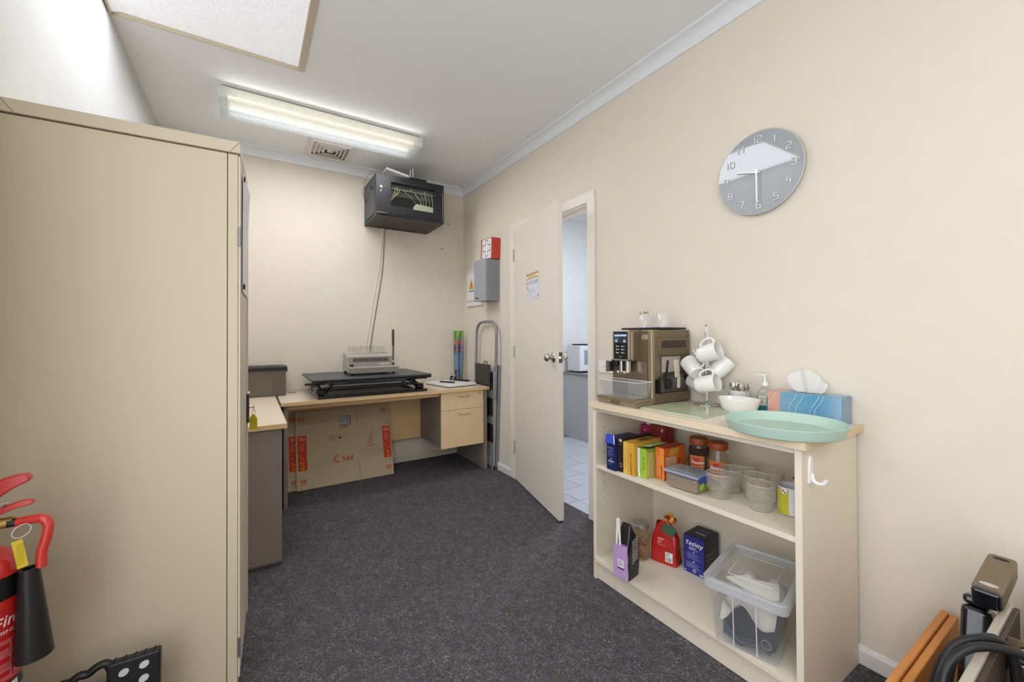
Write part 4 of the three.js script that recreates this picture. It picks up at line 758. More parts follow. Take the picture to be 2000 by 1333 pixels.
// ---------------------------------------------------------------- coffee machine
{
  const m = thing('coffee_machine', 'bronze automatic coffee machine on the bookcase top', 'coffee machine', [1.835, TY, -1.49], FACE);
  const br = std(0x7d6e58, 0.34, { metalness: 0.55 }), brL = std(0x9a8a72, 0.32, { metalness: 0.5 }), silver = std(0xbfb6a8, 0.28, { metalness: 0.8 });
  const W = 0.25;
  part('body', [rbox(W, 0.235, 0.28, 0.008, W / 2, 0.232, 0.14), rbox(W, 0.05, 0.28, 0.006, W / 2, 0.028, 0.14), slab(0, 0.03, 0.05, 0.12, 0.004, 0.28, 0.003), slab(0.03, 0.235, 0.05, 0.12, 0.004, 0.19, 0.003)], br, m);
  part('front_column', rbox(0.028, 0.345, 0.024, 0.008, W - 0.012, 0.176, 0.276), brL, m);
  part('front_plate', slab(0.02, W - 0.03, 0.05, 0.2, 0.281, 0.284, 0.001), std(0x877862, 0.3, { metalness: 0.6 }), m);
  const sh = part('steel_front', slab(0.11, W - 0.03, 0.04, 0.11, 0.2845, 0.287, 0.001), silver, m);
  for (let i = 0; i < 15; i++) part('vent_slot', slab(W + 0.0003, W + 0.0012, 0.263, 0.298, 0.035 + i * 0.0125, 0.0405 + i * 0.0125, 0), M.dark, m);
  part('seam', slab(W + 0.0003, W + 0.0009, 0.228, 0.2295, 0.015, 0.275, 0), M.dark, m);
  part('seam', slab(W + 0.0003, W + 0.0009, 0.313, 0.3142, 0.01, 0.275, 0), M.dark, m);
  // side window showing the water tank and coffee scoop
  const win = part('tank_window', slab(W + 0.0005, W + 0.003, 0.056, 0.226, 0.024, 0.226, 0.001), phys(0x3a2f28, 0.06, { clearcoat: 1, clearcoatRoughness: 0.05 }), m);
  part('window_frame', slab(W + 0.0032, W + 0.0042, 0.05, 0.13, 0.23, 0.242, 0.0005), M.dark, win);
  part('tank_back', slab(W + 0.0032, W + 0.0038, 0.15, 0.222, 0.085, 0.222, 0), std(0xa79d90, 0.25), win);
  part('tank_tube', [tf(rbox(0.006, 0.085, 0.034, 0.003), [W + 0.0045, 0.165, 0.112], [0.08, 0, 0]), slab(W + 0.0032, W + 0.006, 0.07, 0.125, 0.088, 0.11, 0.001)], std(0xd8cfbf, 0.3), win);
  part('scoop', [cylX(0.026, 0.006, W + 0.0065, 0.094, 0.175, 24), tf(box(0.005, 0.1, 0.01), [W + 0.0065, 0.155, 0.19], [-0.2, 0, 0])], std(0x1d1815, 0.4), win);
  // head with display
  const hd = part('head', [rbox(0.125, 0.15, 0.06, 0.014, 0.12, 0.274, 0.309), slab(0.058, 0.182, 0.2, 0.35, 0.27, 0.3, 0.004)], br, m);
  const bez = part('bezel', extrude(roundRect(0.1, 0.142, 0.01, 0.117, 0.275), 0.006, 0.002).translate(0, 0, 0.338), silver, hd);
  decal(bez, 'display', 0.086, 0.13, canvasTex(344, 520, (g) => {
    g.fillStyle = '#0c0e12'; g.fillRect(0, 0, 344, 520); g.fillStyle = '#2a3342'; g.fillRect(18, 22, 308, 190); g.fillStyle = '#c2d4ee'; g.fillRect(18, 50, 308, 36); g.fillStyle = '#5c6c86'; g.fillRect(30, 104, 100, 20);
    g.fillStyle = '#99a8c2'; g.fillRect(30, 140, 70, 60); g.fillStyle = '#2f333c'; g.beginPath(); g.ellipse(180, 190, 70, 48, 0, Math.PI, 0); g.fill(); g.fillStyle = '#aebad0'; g.fillRect(240, 150, 60, 50); g.fillStyle = '#d5d9df'; g.font = '30px sans-serif';
    for (let r = 0; r < 3; r++) for (let q = 0; q < 2; q++) { g.fillRect(60 + q * 130, 262 + r * 62, 26, 22); g.fillRect(96 + q * 130, 268 + r * 62, 44, 7); g.fillRect(96 + q * 130, 280 + r * 62, 30, 5); } g.fillRect(140, 470, 64, 6);
  }), [0.117, 0.275, 0.3466], 0, 0, 0.15);
  const logo = decal(m, 'brand_badge', 0.05, 0.022, canvasTex(200, 88, (g) => { g.fillStyle = '#8e7f68'; g.fillRect(0, 0, 200, 88); g.strokeStyle = '#e4ddd0'; g.lineWidth = 6; g.beginPath(); g.ellipse(100, 44, 92, 36, 0, 0, 7); g.stroke(); g.fillStyle = '#3a3026'; g.beginPath(); g.arc(52, 44, 22, 0, 7); g.fill(); g.fillStyle = '#efe9de'; g.font = 'italic bold 34px serif'; g.fillText("De'Longhi", 34, 56); }), [0.213, 0.315, 0.2815]);
  part('spout', [rbox(0.016, 0.07, 0.022, 0.004, 0.1, 0.178, 0.318), rbox(0.016, 0.07, 0.022, 0.004, 0.138, 0.178, 0.318), tf(rbox(0.012, 0.012, 0.03, 0.003), [0.1, 0.148, 0.335]), tf(rbox(0.012, 0.012, 0.03, 0.003), [0.138, 0.148, 0.335])], M.chrome, m);
  part('spout_block', rbox(0.022, 0.06, 0.02, 0.004, 0.119, 0.18, 0.318), M.blackPlastic, m);
  part('steam_wand', [rbox(0.022, 0.05, 0.03, 0.005, 0.018, 0.17, 0.31), rbox(0.04, 0.03, 0.03, 0.006, 0.045, 0.19, 0.3)], M.blackPlastic, m);
  part('wand_plate', rbox(0.02, 0.056, 0.004, 0.0015, 0.014, 0.17, 0.328), br, m);
  // drip tray
  const dt = part('drip_tray', [slab(0.016, W + 0.005, 0.022, 0.034, 0.286, 0.405, 0.003), tf(box(W - 0.02, 0.036, 0.004), [W / 2 + 0.01, 0.017, 0.3985], [0.25, 0, 0]), slab(W - 0.002, W + 0.004, 0.002, 0.022, 0.286, 0.396, 0.001), slab(0.018, 0.024, 0.002, 0.022, 0.286, 0.396, 0.001)], brL, m);
  part('tray_well', slab(0.02, W, 0.001, 0.006, 0.286, 0.39, 0), std(0x4a3f34, 0.5), m);
  part('tray_catch', slab(0.105, 0.16, 0.006, 0.02, 0.3985, 0.404, 0.002), br, dt);
  part('drip_grille', slab(0.03, W - 0.01, 0.0342, 0.037, 0.29, 0.395, 0.001), std(0xa89c88, 0.35, { metalness: 0.5 }), dt);
  part('warming_plate', [rbox(0.24, 0.01, 0.2, 0.004, 0.125, 0.356, 0.12)], M.blackPlastic, m);
  const bin = thing('clear_bin', 'clear plastic bin standing on the coffee machine drip tray', 'plastic bin', [1.435, TY + 0.0378, -1.465], FACE);
  // flared thin tray of clear plastic
  const w0 = 0.1, w1 = 0.118, d0 = 0.04, d1 = 0.047, hh = 0.072, cx = 0.118, cz = -0.052;
  const wall = (pts) => { const P = []; for (const [a, c, d, e] of [pts]) P.push(...a, ...c, ...d, ...a, ...d, ...e); const g = new THREE.BufferGeometry(); g.setAttribute('position', new THREE.Float32BufferAttribute(P, 3)); g.setAttribute('uv', new THREE.Float32BufferAttribute(new Float32Array(12), 2)); g.computeVertexNormals(); return g; };
  const q = (w, d, y) => [[cx - w, y, cz - d], [cx + w, y, cz - d], [cx + w, y, cz + d], [cx - w, y, cz + d]], Aq = q(w0, d0, 0.001), Bq = q(w1, d1, hh);
  const clr = phys(0xf0f2f4, 0.22, { transmission: 0.9, thickness: 0, side: THREE.DoubleSide });
  part('tub', [0, 1, 2, 3].map((i) => wall([Aq[i], Aq[(i + 1) % 4], Bq[(i + 1) % 4], Bq[i]])).concat([wall(Aq)]), clr, bin);
  part('rim', [slab(cx - w1 - 0.003, cx + w1 + 0.003, hh, hh + 0.004, cz + d1 - 0.001, cz + d1 + 0.004, 0.001), slab(cx - w1 - 0.003, cx + w1 + 0.003, hh, hh + 0.004, cz - d1 - 0.004, cz - d1 + 0.001, 0.001), slab(cx - w1 - 0.003, cx - w1 + 0.001, hh, hh + 0.004, cz - d1, cz + d1, 0.001), slab(cx + w1 - 0.001, cx + w1 + 0.003, hh, hh + 0.004, cz - d1, cz + d1, 0.001)], phys(0xffffff, 0.15, { transmission: 0.7, thickness: 0 }), bin);
  const gl = (z, label) => {
    const t = thing('drinking_glass', label, 'glass', [1.7, TY + 0.3618, z], 0, null);
    part('bowl', lathe([[0.0335, 0.0], [0.0275, 0.07], [0.001, 0.07], [0.001, 0.064], [0.0255, 0.063], [0.0315, 0.0]], 36), M.glass, t);
    return t;
  };
  const g1 = gl(-1.405, 'upturned drinking glass with green sprigs on the coffee machine'), g2 = gl(-1.295, 'upturned clear drinking glass alone on the coffee machine');
  const gr = thing('green_sprigs', 'small green and white sprigs lying on the upturned glass', 'garnish', [1.7, TY + 0.4322, -1.405]);
  for (let i = 0; i < 8; i++) { const a = i * 0.8; part('leaf', tf(new THREE.SphereGeometry(0.009, 8, 6), [Math.cos(a) * 0.022, 0.006, Math.sin(a) * 0.022], [0.3 * i, a, 0.4], [1, 0.45, 0.6]), std([0x7f9a4a, 0xdfe3cf, 0x9db36a][i % 3], 0.6), gr); }
}
// ---------------------------------------------------------------- mug tree and mugs
const mugProto = () => {
  const g = new THREE.Group();
  part('cup', lathe([[0.001, 0.004], [0.026, 0.004], [0.027, 0], [0.0305, 0], [0.034, 0.004], [0.0375, 0.035], [0.0385, 0.09], [0.0378, 0.0915], [0.0362, 0.09], [0.0352, 0.035], [0.031, 0.008], [0.001, 0.0075]], 40), M.whiteGloss, g);
  part('handle', tube([[0.036, 0.075, 0], [0.05, 0.079, 0], [0.061, 0.067, 0], [0.0625, 0.047, 0], [0.056, 0.028, 0], [0.045, 0.017, 0], [0.0345, 0.017, 0]], 0.0048, 28, 10), M.whiteGloss, g);
  return g;
};
{
  const t = thing('mug_tree', 'chrome wire mug tree holding white mugs on the bookcase', 'mug rack', [1.779, TY, -1.117]);
  part('base_ring', mv(new THREE.TorusGeometry(0.055, 0.0028, 8, 48).rotateX(Math.PI / 2), 0, 0.003, 0), M.chrome, t);
  part('base_spoke', [rodBetween([-0.055, 0.0035, 0], [0.055, 0.0035, 0], 0.0026), rodBetween([0, 0.0035, -0.055], [0, 0.0035, 0.055], 0.0026)], M.chrome, t);
  part('pole', [rodBetween([0, 0.003, 0.003], [0, 0.34, 0.003], 0.0032), rodBetween([0, 0.003, -0.004], [0, 0.34, -0.004], 0.0032), tube([[0, 0.34, 0.003], [0, 0.362, 0.006], [0, 0.372, -0.0005], [0, 0.362, -0.007], [0, 0.34, -0.004]], 0.0032, 20, 8)], M.chrome, t);
  const arm = (a, y) => { const c = Math.cos(a), s = Math.sin(a); part('arm', [tube([[0, y, 0], [c * 0.02, y + 0.003, s * 0.02], [c * 0.045, y + 0.018, s * 0.045], [c * 0.062, y + 0.045, s * 0.062]], 0.0026, 20, 8), mv(new THREE.SphereGeometry(0.0048, 10, 8), c * 0.062, y + 0.046, s * 0.062)], M.chrome, t); };
  arm(2.6, 0.285); arm(-0.6, 0.285); arm(-1.9, 0.21); arm(1.35, 0.22); arm(2.5, 0.14); arm(-2.6, 0.14);
  const put = (pos, axis, hdl, label) => {
    const g = mugProto(), y = V(...axis).normalize(), x = V(...hdl); x.addScaledVector(y, -x.dot(y)).normalize(); const z = new THREE.Vector3().crossVectors(x, y);
    g.quaternion.setFromRotationMatrix(new THREE.Matrix4().makeBasis(x, y, z)); g.position.set(...pos).addScaledVector(y, -0.045);
    g.name = numbered('white_mug'); scene.add(g); tag(g, label, 'mug', 'white mugs on the mug tree');
  };
  put([1.722, 1.1, -1.072], [0.1, 0.3, 0.95], [0.1, 1, -0.2], 'white mug hanging sideways on the top front arm of the mug tree');
  put([1.748, 1.026, -1.168], [0.35, 0.55, -0.75], [0.2, 0.5, 0.7], 'white mug showing its base on the coffee machine side of the tree');
  put([1.796, 1.03, -1.062], [0.45, 0.6, 0.4], [-0.3, 0.6, -0.8], 'white mug showing its base beside the wall on the mug tree');
  put([1.716, 0.962, -1.078], [0.1, 0.2, 0.95], [0.15, 1, -0.2], 'white mug hanging sideways on the lowest front arm of the mug tree');
  put([1.806, 0.945, -1.178], [0.35, 0.3, -0.85], [0.1, 0.8, 0.6], 'white mug half hidden behind the lowest mug on the tree');
}
// ---------------------------------------------------------------- rest of the bookcase top
{
  const p = thing('glass_board', 'green striped glass board on the bookcase top', 'placemat', [1.58, TY, -1.092]);
  p.rotation.y = 0.03;
  const tx = canvasTex(256, 256, (g) => { g.fillStyle = '#cdd3b2'; g.fillRect(0, 0, 256, 256); for (let i = 0; i < 9; i++) { g.fillStyle = i % 2 ? '#b9c8a0' : '#dcd9bd'; g.fillRect(0, i * 29, 256, 14); g.fillStyle = '#a3b68e'; g.fillRect(0, i * 29 + 17, 256, 4); } });
  part('glass_sheet', slab(-0.115, 0.115, 0, 0.005, -0.145, 0.145, 0.001), phys(0xc6d6b8, 0.08, { clearcoat: 0.5 }), p);
  const s = decal(p, 'striped_print', 0.284, 0.224, tx, [0, 0.0056, 0], Math.PI / 2, -Math.PI / 2, 0.12);
  
  const bw = thing('white_bowl', 'plain white oval bowl in front of the spoon pot', 'bowl', [1.712, TY, -0.935]);
  part('bowl', tf(lathe([[0.001, 0.004], [0.045, 0.004], [0.047, 0], [0.056, 0.002], [0.07, 0.02], [0.084, 0.058], [0.0835, 0.0605], [0.0815, 0.0605], [0.067, 0.024], [0.05, 0.009], [0.001, 0.0085]], 56), [0, 0, 0], [0, 0, 0], [0.72, 1, 1]), M.whiteGloss, bw);
  const sp = thing('spoon_pot', 'white textured pot full of teaspoons against the wall', 'pot', [1.806, TY, -0.985]);
  part('pot', (() => { const g = lathe([[0.001, 0.005], [0.034, 0.005], [0.036, 0], [0.038, 0.002], [0.041, 0.045], [0.0425, 0.08], [0.041, 0.08], [0.0385, 0.045], [0.036, 0.009], [0.001, 0.0085]], 48); return g; })(), std(0xe2dfd8, 0.6, { bumpMap: paintBump, bumpScale: 0.004 }), sp);
  part('rim_band', mv(new THREE.TorusGeometry(0.0417, 0.0016, 6, 40).rotateX(Math.PI / 2), 0, 0.0795, 0), M.white, sp);
  const tips = [[-0.028, 0.098, -0.05, 0.5], [-0.024, 0.102, -0.016, -1.4], [-0.012, 0.1, 0.003, -0.9], [-0.024, 0.1, 0.014, -1.7], [-0.01, 0.097, 0.032, 0.6], [-0.024, 0.1, 0.053, 0.9]];
  tips.forEach(([x, y, z, r], i) => {
    const s2 = thing('teaspoon', ['teaspoon leaning furthest towards the mug tree in the pot', 'teaspoon with bowl upright in the pot', 'teaspoon standing in the middle of the pot', 'teaspoon turned edge on in the pot', 'teaspoon next to the outermost one in the pot', 'teaspoon leaning furthest towards the sanitiser in the pot'][i], 'teaspoon', [1.806, TY, -0.985], 0, 'teaspoons in the pot');
    part('stem', rodBetween([x * 0.15, 0.014, z * 0.25], [x * 0.75, y * 0.85, z * 0.8], 0.0018, 6), M.steel, s2);
    part('spoon_bowl', tf(new THREE.SphereGeometry(0.0145, 12, 8), [x, y, z], [0.2, r, 0.2], [0.85, 1.2, 0.28]), M.steel, s2);
  });
  const bt = thing('sanitiser_bottle', 'clear pump bottle of hand sanitiser beside the tissue box', 'pump bottle', [1.815, TY, -0.882]);
  const oval = (pts) => tf(lathe(pts, 36), [0, 0, 0], [0, 0, 0], [0.72, 1, 1.15]);
  part('bottle', oval([[0.001, 0], [0.026, 0], [0.029, 0.004], [0.029, 0.07], [0.026, 0.085], [0.013, 0.099], [0.0115, 0.104], [0.0115, 0.11]]), phys(0xf2f4f1, 0.08, { transmission: 0.92, thickness: 0 }), bt);
  part('gel', oval([[0.001, 0.002], [0.025, 0.002], [0.0275, 0.005], [0.0275, 0.06], [0.001, 0.06]]), phys(0xe4e8e0, 0.1, { transmission: 0.7, thickness: 0 }), bt);
  const pm = part('pump', [cyl(0.0125, 0.0115, 0.018, 0, 0.119, 0, 20), cyl(0.004, 0.004, 0.024, 0, 0.14, 0, 10), tf(rbox(0.012, 0.01, 0.014, 0.003), [0, 0.153, 0]), tf(rbox(0.008, 0.006, 0.024, 0.002), [-0.002, 0.155, -0.014])], M.white, bt);
  decal(bt, 'label', 0.03, 0.062, canvasTex(96, 190, (g) => { g.fillStyle = '#d8d3c4'; g.fillRect(0, 0, 96, 190); g.fillStyle = '#2e2f30'; g.font = 'bold 22px sans-serif'; g.fillText('HAND', 12, 40); lines(g, 12, 52, 70, 4, 10, '#4c4c4c', 5); g.fillStyle = '#1f7f92'; g.fillRect(0, 120, 96, 70); }), [-0.0215, 0.038, 0], -Math.PI / 2);
  // tissue box
  const tb = thing('tissue_box', 'blue and pink patterned tissue box with a white tissue pulled up', 'tissue box', [1.848, TY, -0.847], FACE);
  const paint2 = (w, h, pink) => canvasTex(w, h, (g) => {
    const gr = g.createLinearGradient(0, 0, w, 0); gr.addColorStop(0, '#93b0c0'); gr.addColorStop(0.45, '#6ba3c2'); gr.addColorStop(0.7, '#5698bd'); gr.addColorStop(1, '#96b4cc'); g.fillStyle = gr; g.fillRect(0, 0, w, h);
    for (let i = 0; i < 900; i++) { g.fillStyle = ['rgba(60,130,175,0.35)', 'rgba(150,195,215,0.3)', 'rgba(190,210,225,0.25)', 'rgba(40,105,150,0.3)'][i % 4]; g.save(); g.translate(rnd() * w, rnd() * h); g.rotate(rnd() * 3); g.fillRect(0, 0, 4 + rnd() * 22, 1.5 + rnd() * 3); g.restore(); }
    if (pink) { g.fillStyle = '#d9a592'; g.beginPath(); g.moveTo(0, 0); g.lineTo(w * 0.185, 0); g.lineTo(w * 0.17, h * 0.5); g.lineTo(w * 0.18, h); g.lineTo(0, h); g.fill(); }
    g.strokeStyle = '#e6eef2'; g.lineWidth = 3; for (const x of [0.12, 0.42, 0.52, 0.72, 0.78]) { g.beginPath(); g.moveTo(x * w, 0); g.bezierCurveTo(x * w - 20, h * 0.4, x * w - 110, h * 0.45, x * w - 80 + 40 * rnd(), h); g.stroke(); }
  });
  const BW = 0.247, BD = 0.083, BH = 0.098;
  part('carton', slab(0, BW, 0, BH, 0, BD, 0.001), std(0x5f9fc6, 0.55), tb);
  decal(tb, 'front_print', BW - 0.001, BH - 0.001, paint2(640, 256, true), [BW / 2, BH / 2, BD + 0.0006], 0, 0, 0.45);
  decal(tb, 'end_print', BD - 0.001, BH - 0.001, canvasTex(256, 300, (g, w, h) => { g.fillStyle = '#8ea6b8'; g.fillRect(0, 0, w, h); for (let i = 0; i < 420; i++) { g.fillStyle = ['rgba(70,95,120,0.45)', 'rgba(190,205,215,0.4)', 'rgba(110,140,165,0.4)'][i % 3]; g.save(); g.translate(rnd() * w, rnd() * h); g.rotate(rnd() * 3); g.fillRect(0, 0, 6 + rnd() * 26, 2); g.restore(); } }), [BW + 0.0006, BH / 2, BD / 2], Math.PI / 2, 0, 0.45);
  decal(tb, 'top_print', BW - 0.001, BD - 0.001, canvasTex(512, 170, (g, w, h) => { g.fillStyle = '#9dbcd0'; g.fillRect(0, 0, w, h); g.fillStyle = '#d9b4a6'; g.fillRect(0, 0, w * 0.2, h); for (let i = 0; i < 300; i++) { g.fillStyle = 'rgba(70,130,170,0.3)'; g.fillRect(w * 0.3 + rnd() * w * 0.7, rnd() * h, 14, 2); } g.fillStyle = '#3b4248'; g.beginPath(); g.ellipse(w * 0.52, h / 2, w * 0.24, h * 0.2, 0, 0, 7); g.fill(); }), [BW / 2, BH + 0.0006, BD / 2], 0, -Math.PI / 2, 0.45);
  // the pulled up tissue: a folded sheet rising from the slot
  const nx = 40, ny = 16, P = [], I = [], U = [];
  for (let j = 0; j <= ny; j++) for (let i = 0; i <= nx; i++) {
    const u = i / nx * 2 - 1, v = j / ny;
    const top = 0.096 - 0.034 * Math.abs(u + 0.15) - 0.022 * u * u + 0.003 * Math.sin(u * 7);
    const wdt = 0.06 * (0.72 + 0.85 * v - 0.35 * v * v);
    P.push(BW * 0.52 + u * wdt - 0.012 * v, BH + 0.002 + v * top, BD / 2 + 0.01 * Math.sin(u * 7 + 1.2) * (0.4 + 0.6 * v) - 0.01 * v * v);
    U.push(u, v);
  }
  for (let j = 0; j < ny; j++) for (let i = 0; i < nx; i++) { const a = j * (nx + 1) + i; I.push(a, a + 1, a + nx + 1, a + 1, a + nx + 2, a + nx + 1); }
  const g = new THREE.BufferGeometry(); g.setAttribute('position', new THREE.Float32BufferAttribute(P, 3)); g.setAttribute('uv', new THREE.Float32BufferAttribute(U, 2)); g.setIndex(I); g.computeVertexNormals();
  part('tissue', g, phys(0xf2f0ec, 0.95, { transmission: 0.35, thickness: 0, side: THREE.DoubleSide }), tb);
  // round tray
  const tr = thing('serving_tray', 'round mint green serving tray overhanging the bookcase front', 'tray', [1.513, TY, -0.678]);
  const hb = dataTex(256, (x, y) => { const a = Math.floor(x / 32), b2 = Math.floor(y / 32), c = (a + b2) % 2 ? (x % 32) : (y % 32), s = Math.sin(c / 32 * Math.PI * 8); const q = clamp(128 + 120 * s); return [q, q, q]; }, false, 0.09);
  part('dish', lathe([[0.001, 0.0], [0.158, 0.0], [0.164, 0.004], [0.1745, 0.034], [0.1765, 0.0355], [0.1745, 0.037], [0.172, 0.035], [0.161, 0.007], [0.156, 0.0045], [0.001, 0.0045]], 96), std(0xbcd6c8, 0.4), tr);
  part('woven_base', metres(new THREE.CylinderGeometry(0.152, 0.152, 0.001, 64).translate(0, 0.0052, 0)), std(0xbfdac9, 0.45, { bumpMap: hb, bumpScale: 0.0012 }), tr);
}
// ---------------------------------------------------------------- upper shelf
// printed carton: x1 = front, depth towards the wall; z0..z1 width; h height
function carton(name, label, xf, depth, z0, z1, h, body, front, side, top, y = S1, turn = 0) {
  const w = z1 - z0, t = thing(name, label, 'box', [xf + depth / 2, y, (z0 + z1) / 2], FACE + turn);
  part('carton', slab(-w / 2, w / 2, 0, h, -depth / 2, depth / 2, 0.001), std(body, 0.5), t);
  if (front) decal(t, 'front_print', w - 0.001, h - 0.001, front, [0, h / 2, depth / 2 + 0.0006]);
  if (side) decal(t, 'side_print', depth - 0.001, h - 0.001, side, [w / 2 + 0.0006, h / 2, 0], Math.PI / 2);
  if (top) decal(t, 'top_print', w - 0.001, depth - 0.001, top, [0, h + 0.0006, 0], 0, -Math.PI / 2);
  return t;
}
{
  const bl = carton('coffee_carton', 'narrow dark blue coffee carton at the shelf end', 1.412, 0.15, -1.392, -1.338, 0.15, 0x1a2350, canvasTex(128, 360, (g) => { g.fillStyle = '#1a2358'; g.fillRect(0, 0, 128, 360); lines(g, 10, 110, 100, 2, 10, '#aeb6d8', 3); lines(g, 20, 140, 90, 9, 9, '#6d78ad', 3); g.fillStyle = '#d9dcea'; g.fillRect(56, 232, 16, 14); g.fillStyle = '#d4bfc4'; g.fillRect(22, 258, 84, 12); lines(g, 24, 278, 80, 4, 8, '#5f6aa3', 3); }), null, null);
  const fl = part('open_flap', tf(box(0.052, 0.04, 0.0012), [0, 0.145, 0.083], [-0.28, 0, 0]), std(0x2f48b8, 0.45), bl);
  part('flap_edge', tf(box(0.004, 0.04, 0.0014), [0.0265, 0.145, 0.083], [-0.28, 0, 0.3]), M.white, fl);
  carton('dark_carton', 'black and brown carton squeezed beside the blue one', 1.43, 0.2, -1.335, -1.312, 0.152, 0x241a18, canvasTex(64, 360, (g) => { g.fillStyle = '#2a1c18'; g.fillRect(0, 0, 64, 360); g.fillStyle = '#d8d2c0'; g.fillRect(4, 8, 54, 26); g.fillStyle = '#caa845'; g.fillRect(4, 12, 22, 18); g.fillStyle = '#c08a7a'; g.fillRect(10, 60, 40, 6); g.strokeStyle = '#d8c6b6'; g.lineWidth = 5; g.beginPath(); g.arc(34, 290, 20, 0, 7); g.stroke(); g.fillStyle = '#5b2f28'; g.fillRect(0, 100, 18, 220); }), null, canvasTex(64, 256, (g) => { g.fillStyle = '#191514'; g.fillRect(0, 0, 64, 256); g.fillStyle = '#3a2c26'; g.fillRect(10, 20, 44, 150); }));
  const yb = carton('tea_box', 'yellow tea box standing between dark and green boxes', 1.432, 0.175, -1.309, -1.248, 0.142, 0xd9a637, canvasTex(200, 440, (g) => { g.fillStyle = '#dca93c'; g.fillRect(0, 0, 200, 440); g.fillStyle = '#e6bd55'; g.fillRect(0, 0, 84, 440); g.fillStyle = '#c98f2c'; g.fillRect(84, 0, 8, 440); g.save(); g.translate(150, 330); g.rotate(-Math.PI / 2); g.fillStyle = '#5d3d12'; g.font = 'bold 42px sans-serif'; g.fillText('BLACK TEA', -20, 14); g.restore(); g.save(); g.translate(44, 300); g.rotate(-Math.PI / 2); g.fillStyle = '#7a5218'; g.font = 'bold 18px sans-serif'; g.fillText('ENGLISH BREAKFAST', -60, 6); g.restore(); g.fillStyle = '#c65f2a'; g.fillRect(136, 350, 34, 84); }), canvasTex(320, 320, (g) => { g.fillStyle = '#d3a03a'; g.fillRect(0, 0, 320, 320); lines(g, 30, 60, 220, 8, 26, '#a67420', 6); }), canvasTex(128, 320, (g) => { g.fillStyle = '#c99431'; g.fillRect(0, 0, 128, 320); g.fillStyle = '#6b3f1c'; g.beginPath(); g.ellipse(66, 120, 22, 70, 0, 0, 7); g.fill(); lines(g, 20, 220, 90, 5, 14, '#f0d58a', 4); }));
  const gb = carton('tea_box', 'lime green tea box with torn open top', 1.45, 0.14, -1.244, -1.192, 0.126, 0x9cbf33, canvasTex(200, 440, (g) => { g.fillStyle = '#9dc437'; g.fillRect(0, 0, 200, 440); g.fillStyle = '#e7ead4'; g.fillRect(0, 0, 62, 330); g.fillStyle = '#7fa32c'; g.fillRect(62, 0, 8, 440); g.save(); g.translate(138, 320); g.rotate(-Math.PI / 2); g.fillStyle = '#53641c'; g.font = 'bold 40px sans-serif'; g.fillText('GREEN TEA', -10, 12); g.restore(); }), canvasTex(320, 320, (g) => { g.fillStyle = '#c2bb6a'; g.fillRect(0, 0, 320, 320); g.strokeStyle = '#9b9446'; g.lineWidth = 7; for (let i = 0; i < 4; i++) { g.beginPath(); g.ellipse(40 + i * 60, 170, 50, 140, 0.2, 0, 7); g.stroke(); } g.fillStyle = '#88a83a'; g.fillRect(0, 0, 320, 36); }), canvasTex(128, 320, (g) => { g.fillStyle = '#5d7a2d'; g.fillRect(0, 0, 128, 320); g.fillStyle = '#9db66a'; g.fillRect(16, 30, 90, 12); g.fillStyle = '#3a4f1b'; g.fillRect(20, 90, 88, 180); }));
  part('tea_tag', [tf(box(0.011, 0.034, 0.001), [-0.014, 0.018, 0.0735], [0.05, 0, 0.12]), rodBetween([-0.014, 0.034, 0.0735], [-0.011, 0.12, 0.0735], 0.0007, 6)], M.white, gb);
  part('torn_flap', tf(box(0.05, 0.0012, 0.12), [0.002, 0.134, -0.01], [0, 0, 0.16]), std(0xc7d38f, 0.6), gb);
  const ob = carton('tea_box', 'orange tea box with torn yellow flap', 1.495, 0.145, -1.183, -1.138, 0.136, 0xd2691f, canvasTex(180, 440, (g) => { g.fillStyle = '#d46a20'; g.fillRect(0, 0, 180, 440); g.fillStyle = '#e98d3a'; g.fillRect(86, 0, 94, 440); g.fillStyle = '#f2cfa0'; g.fillRect(36, 60, 6, 330); g.fillRect(70, 110, 6, 270); g.fillStyle = '#b85616'; g.fillRect(110, 240, 30, 190); }), canvasTex(420, 400, (g) => { g.fillStyle = '#cf6520'; g.fillRect(0, 0, 420, 400); g.fillStyle = '#d7ae86'; g.fillRect(30, 120, 210, 280); lines(g, 40, 150, 190, 10, 22, '#b98a60', 6); g.save(); g.translate(300, 330); g.rotate(-Math.PI / 2); g.fillStyle = '#5b2d10'; g.font = 'bold 54px sans-serif'; g.fillText('HERBAL', -20, 14); g.restore(); }), canvasTex(128, 320, (g) => { g.fillStyle = '#a8401f'; g.fillRect(0, 0, 128, 320); g.fillStyle = '#d89a78'; g.fillRect(24, 40, 8, 240); }));
  part('torn_flap', tf(box(0.001, 0.04, 0.06), [0.027, 0.115, 0.012], [0, 0, -0.3]), std(0xd9a63a, 0.6), ob);
  carton('pink_packet', 'bright pink packet at the back of the shelf', 1.72, 0.07, -1.452, -1.392, 0.16, 0xb0245f, canvasTex(128, 256, (g) => { g.fillStyle = '#b5285f'; g.fillRect(0, 0, 128, 256); g.fillStyle = '#f2dce6'; g.beginPath(); g.arc(64, 40, 9, 0, 7); g.fill(); g.fillStyle = '#c9b2bd'; g.fillRect(0, 100, 128, 10); }), null, null);
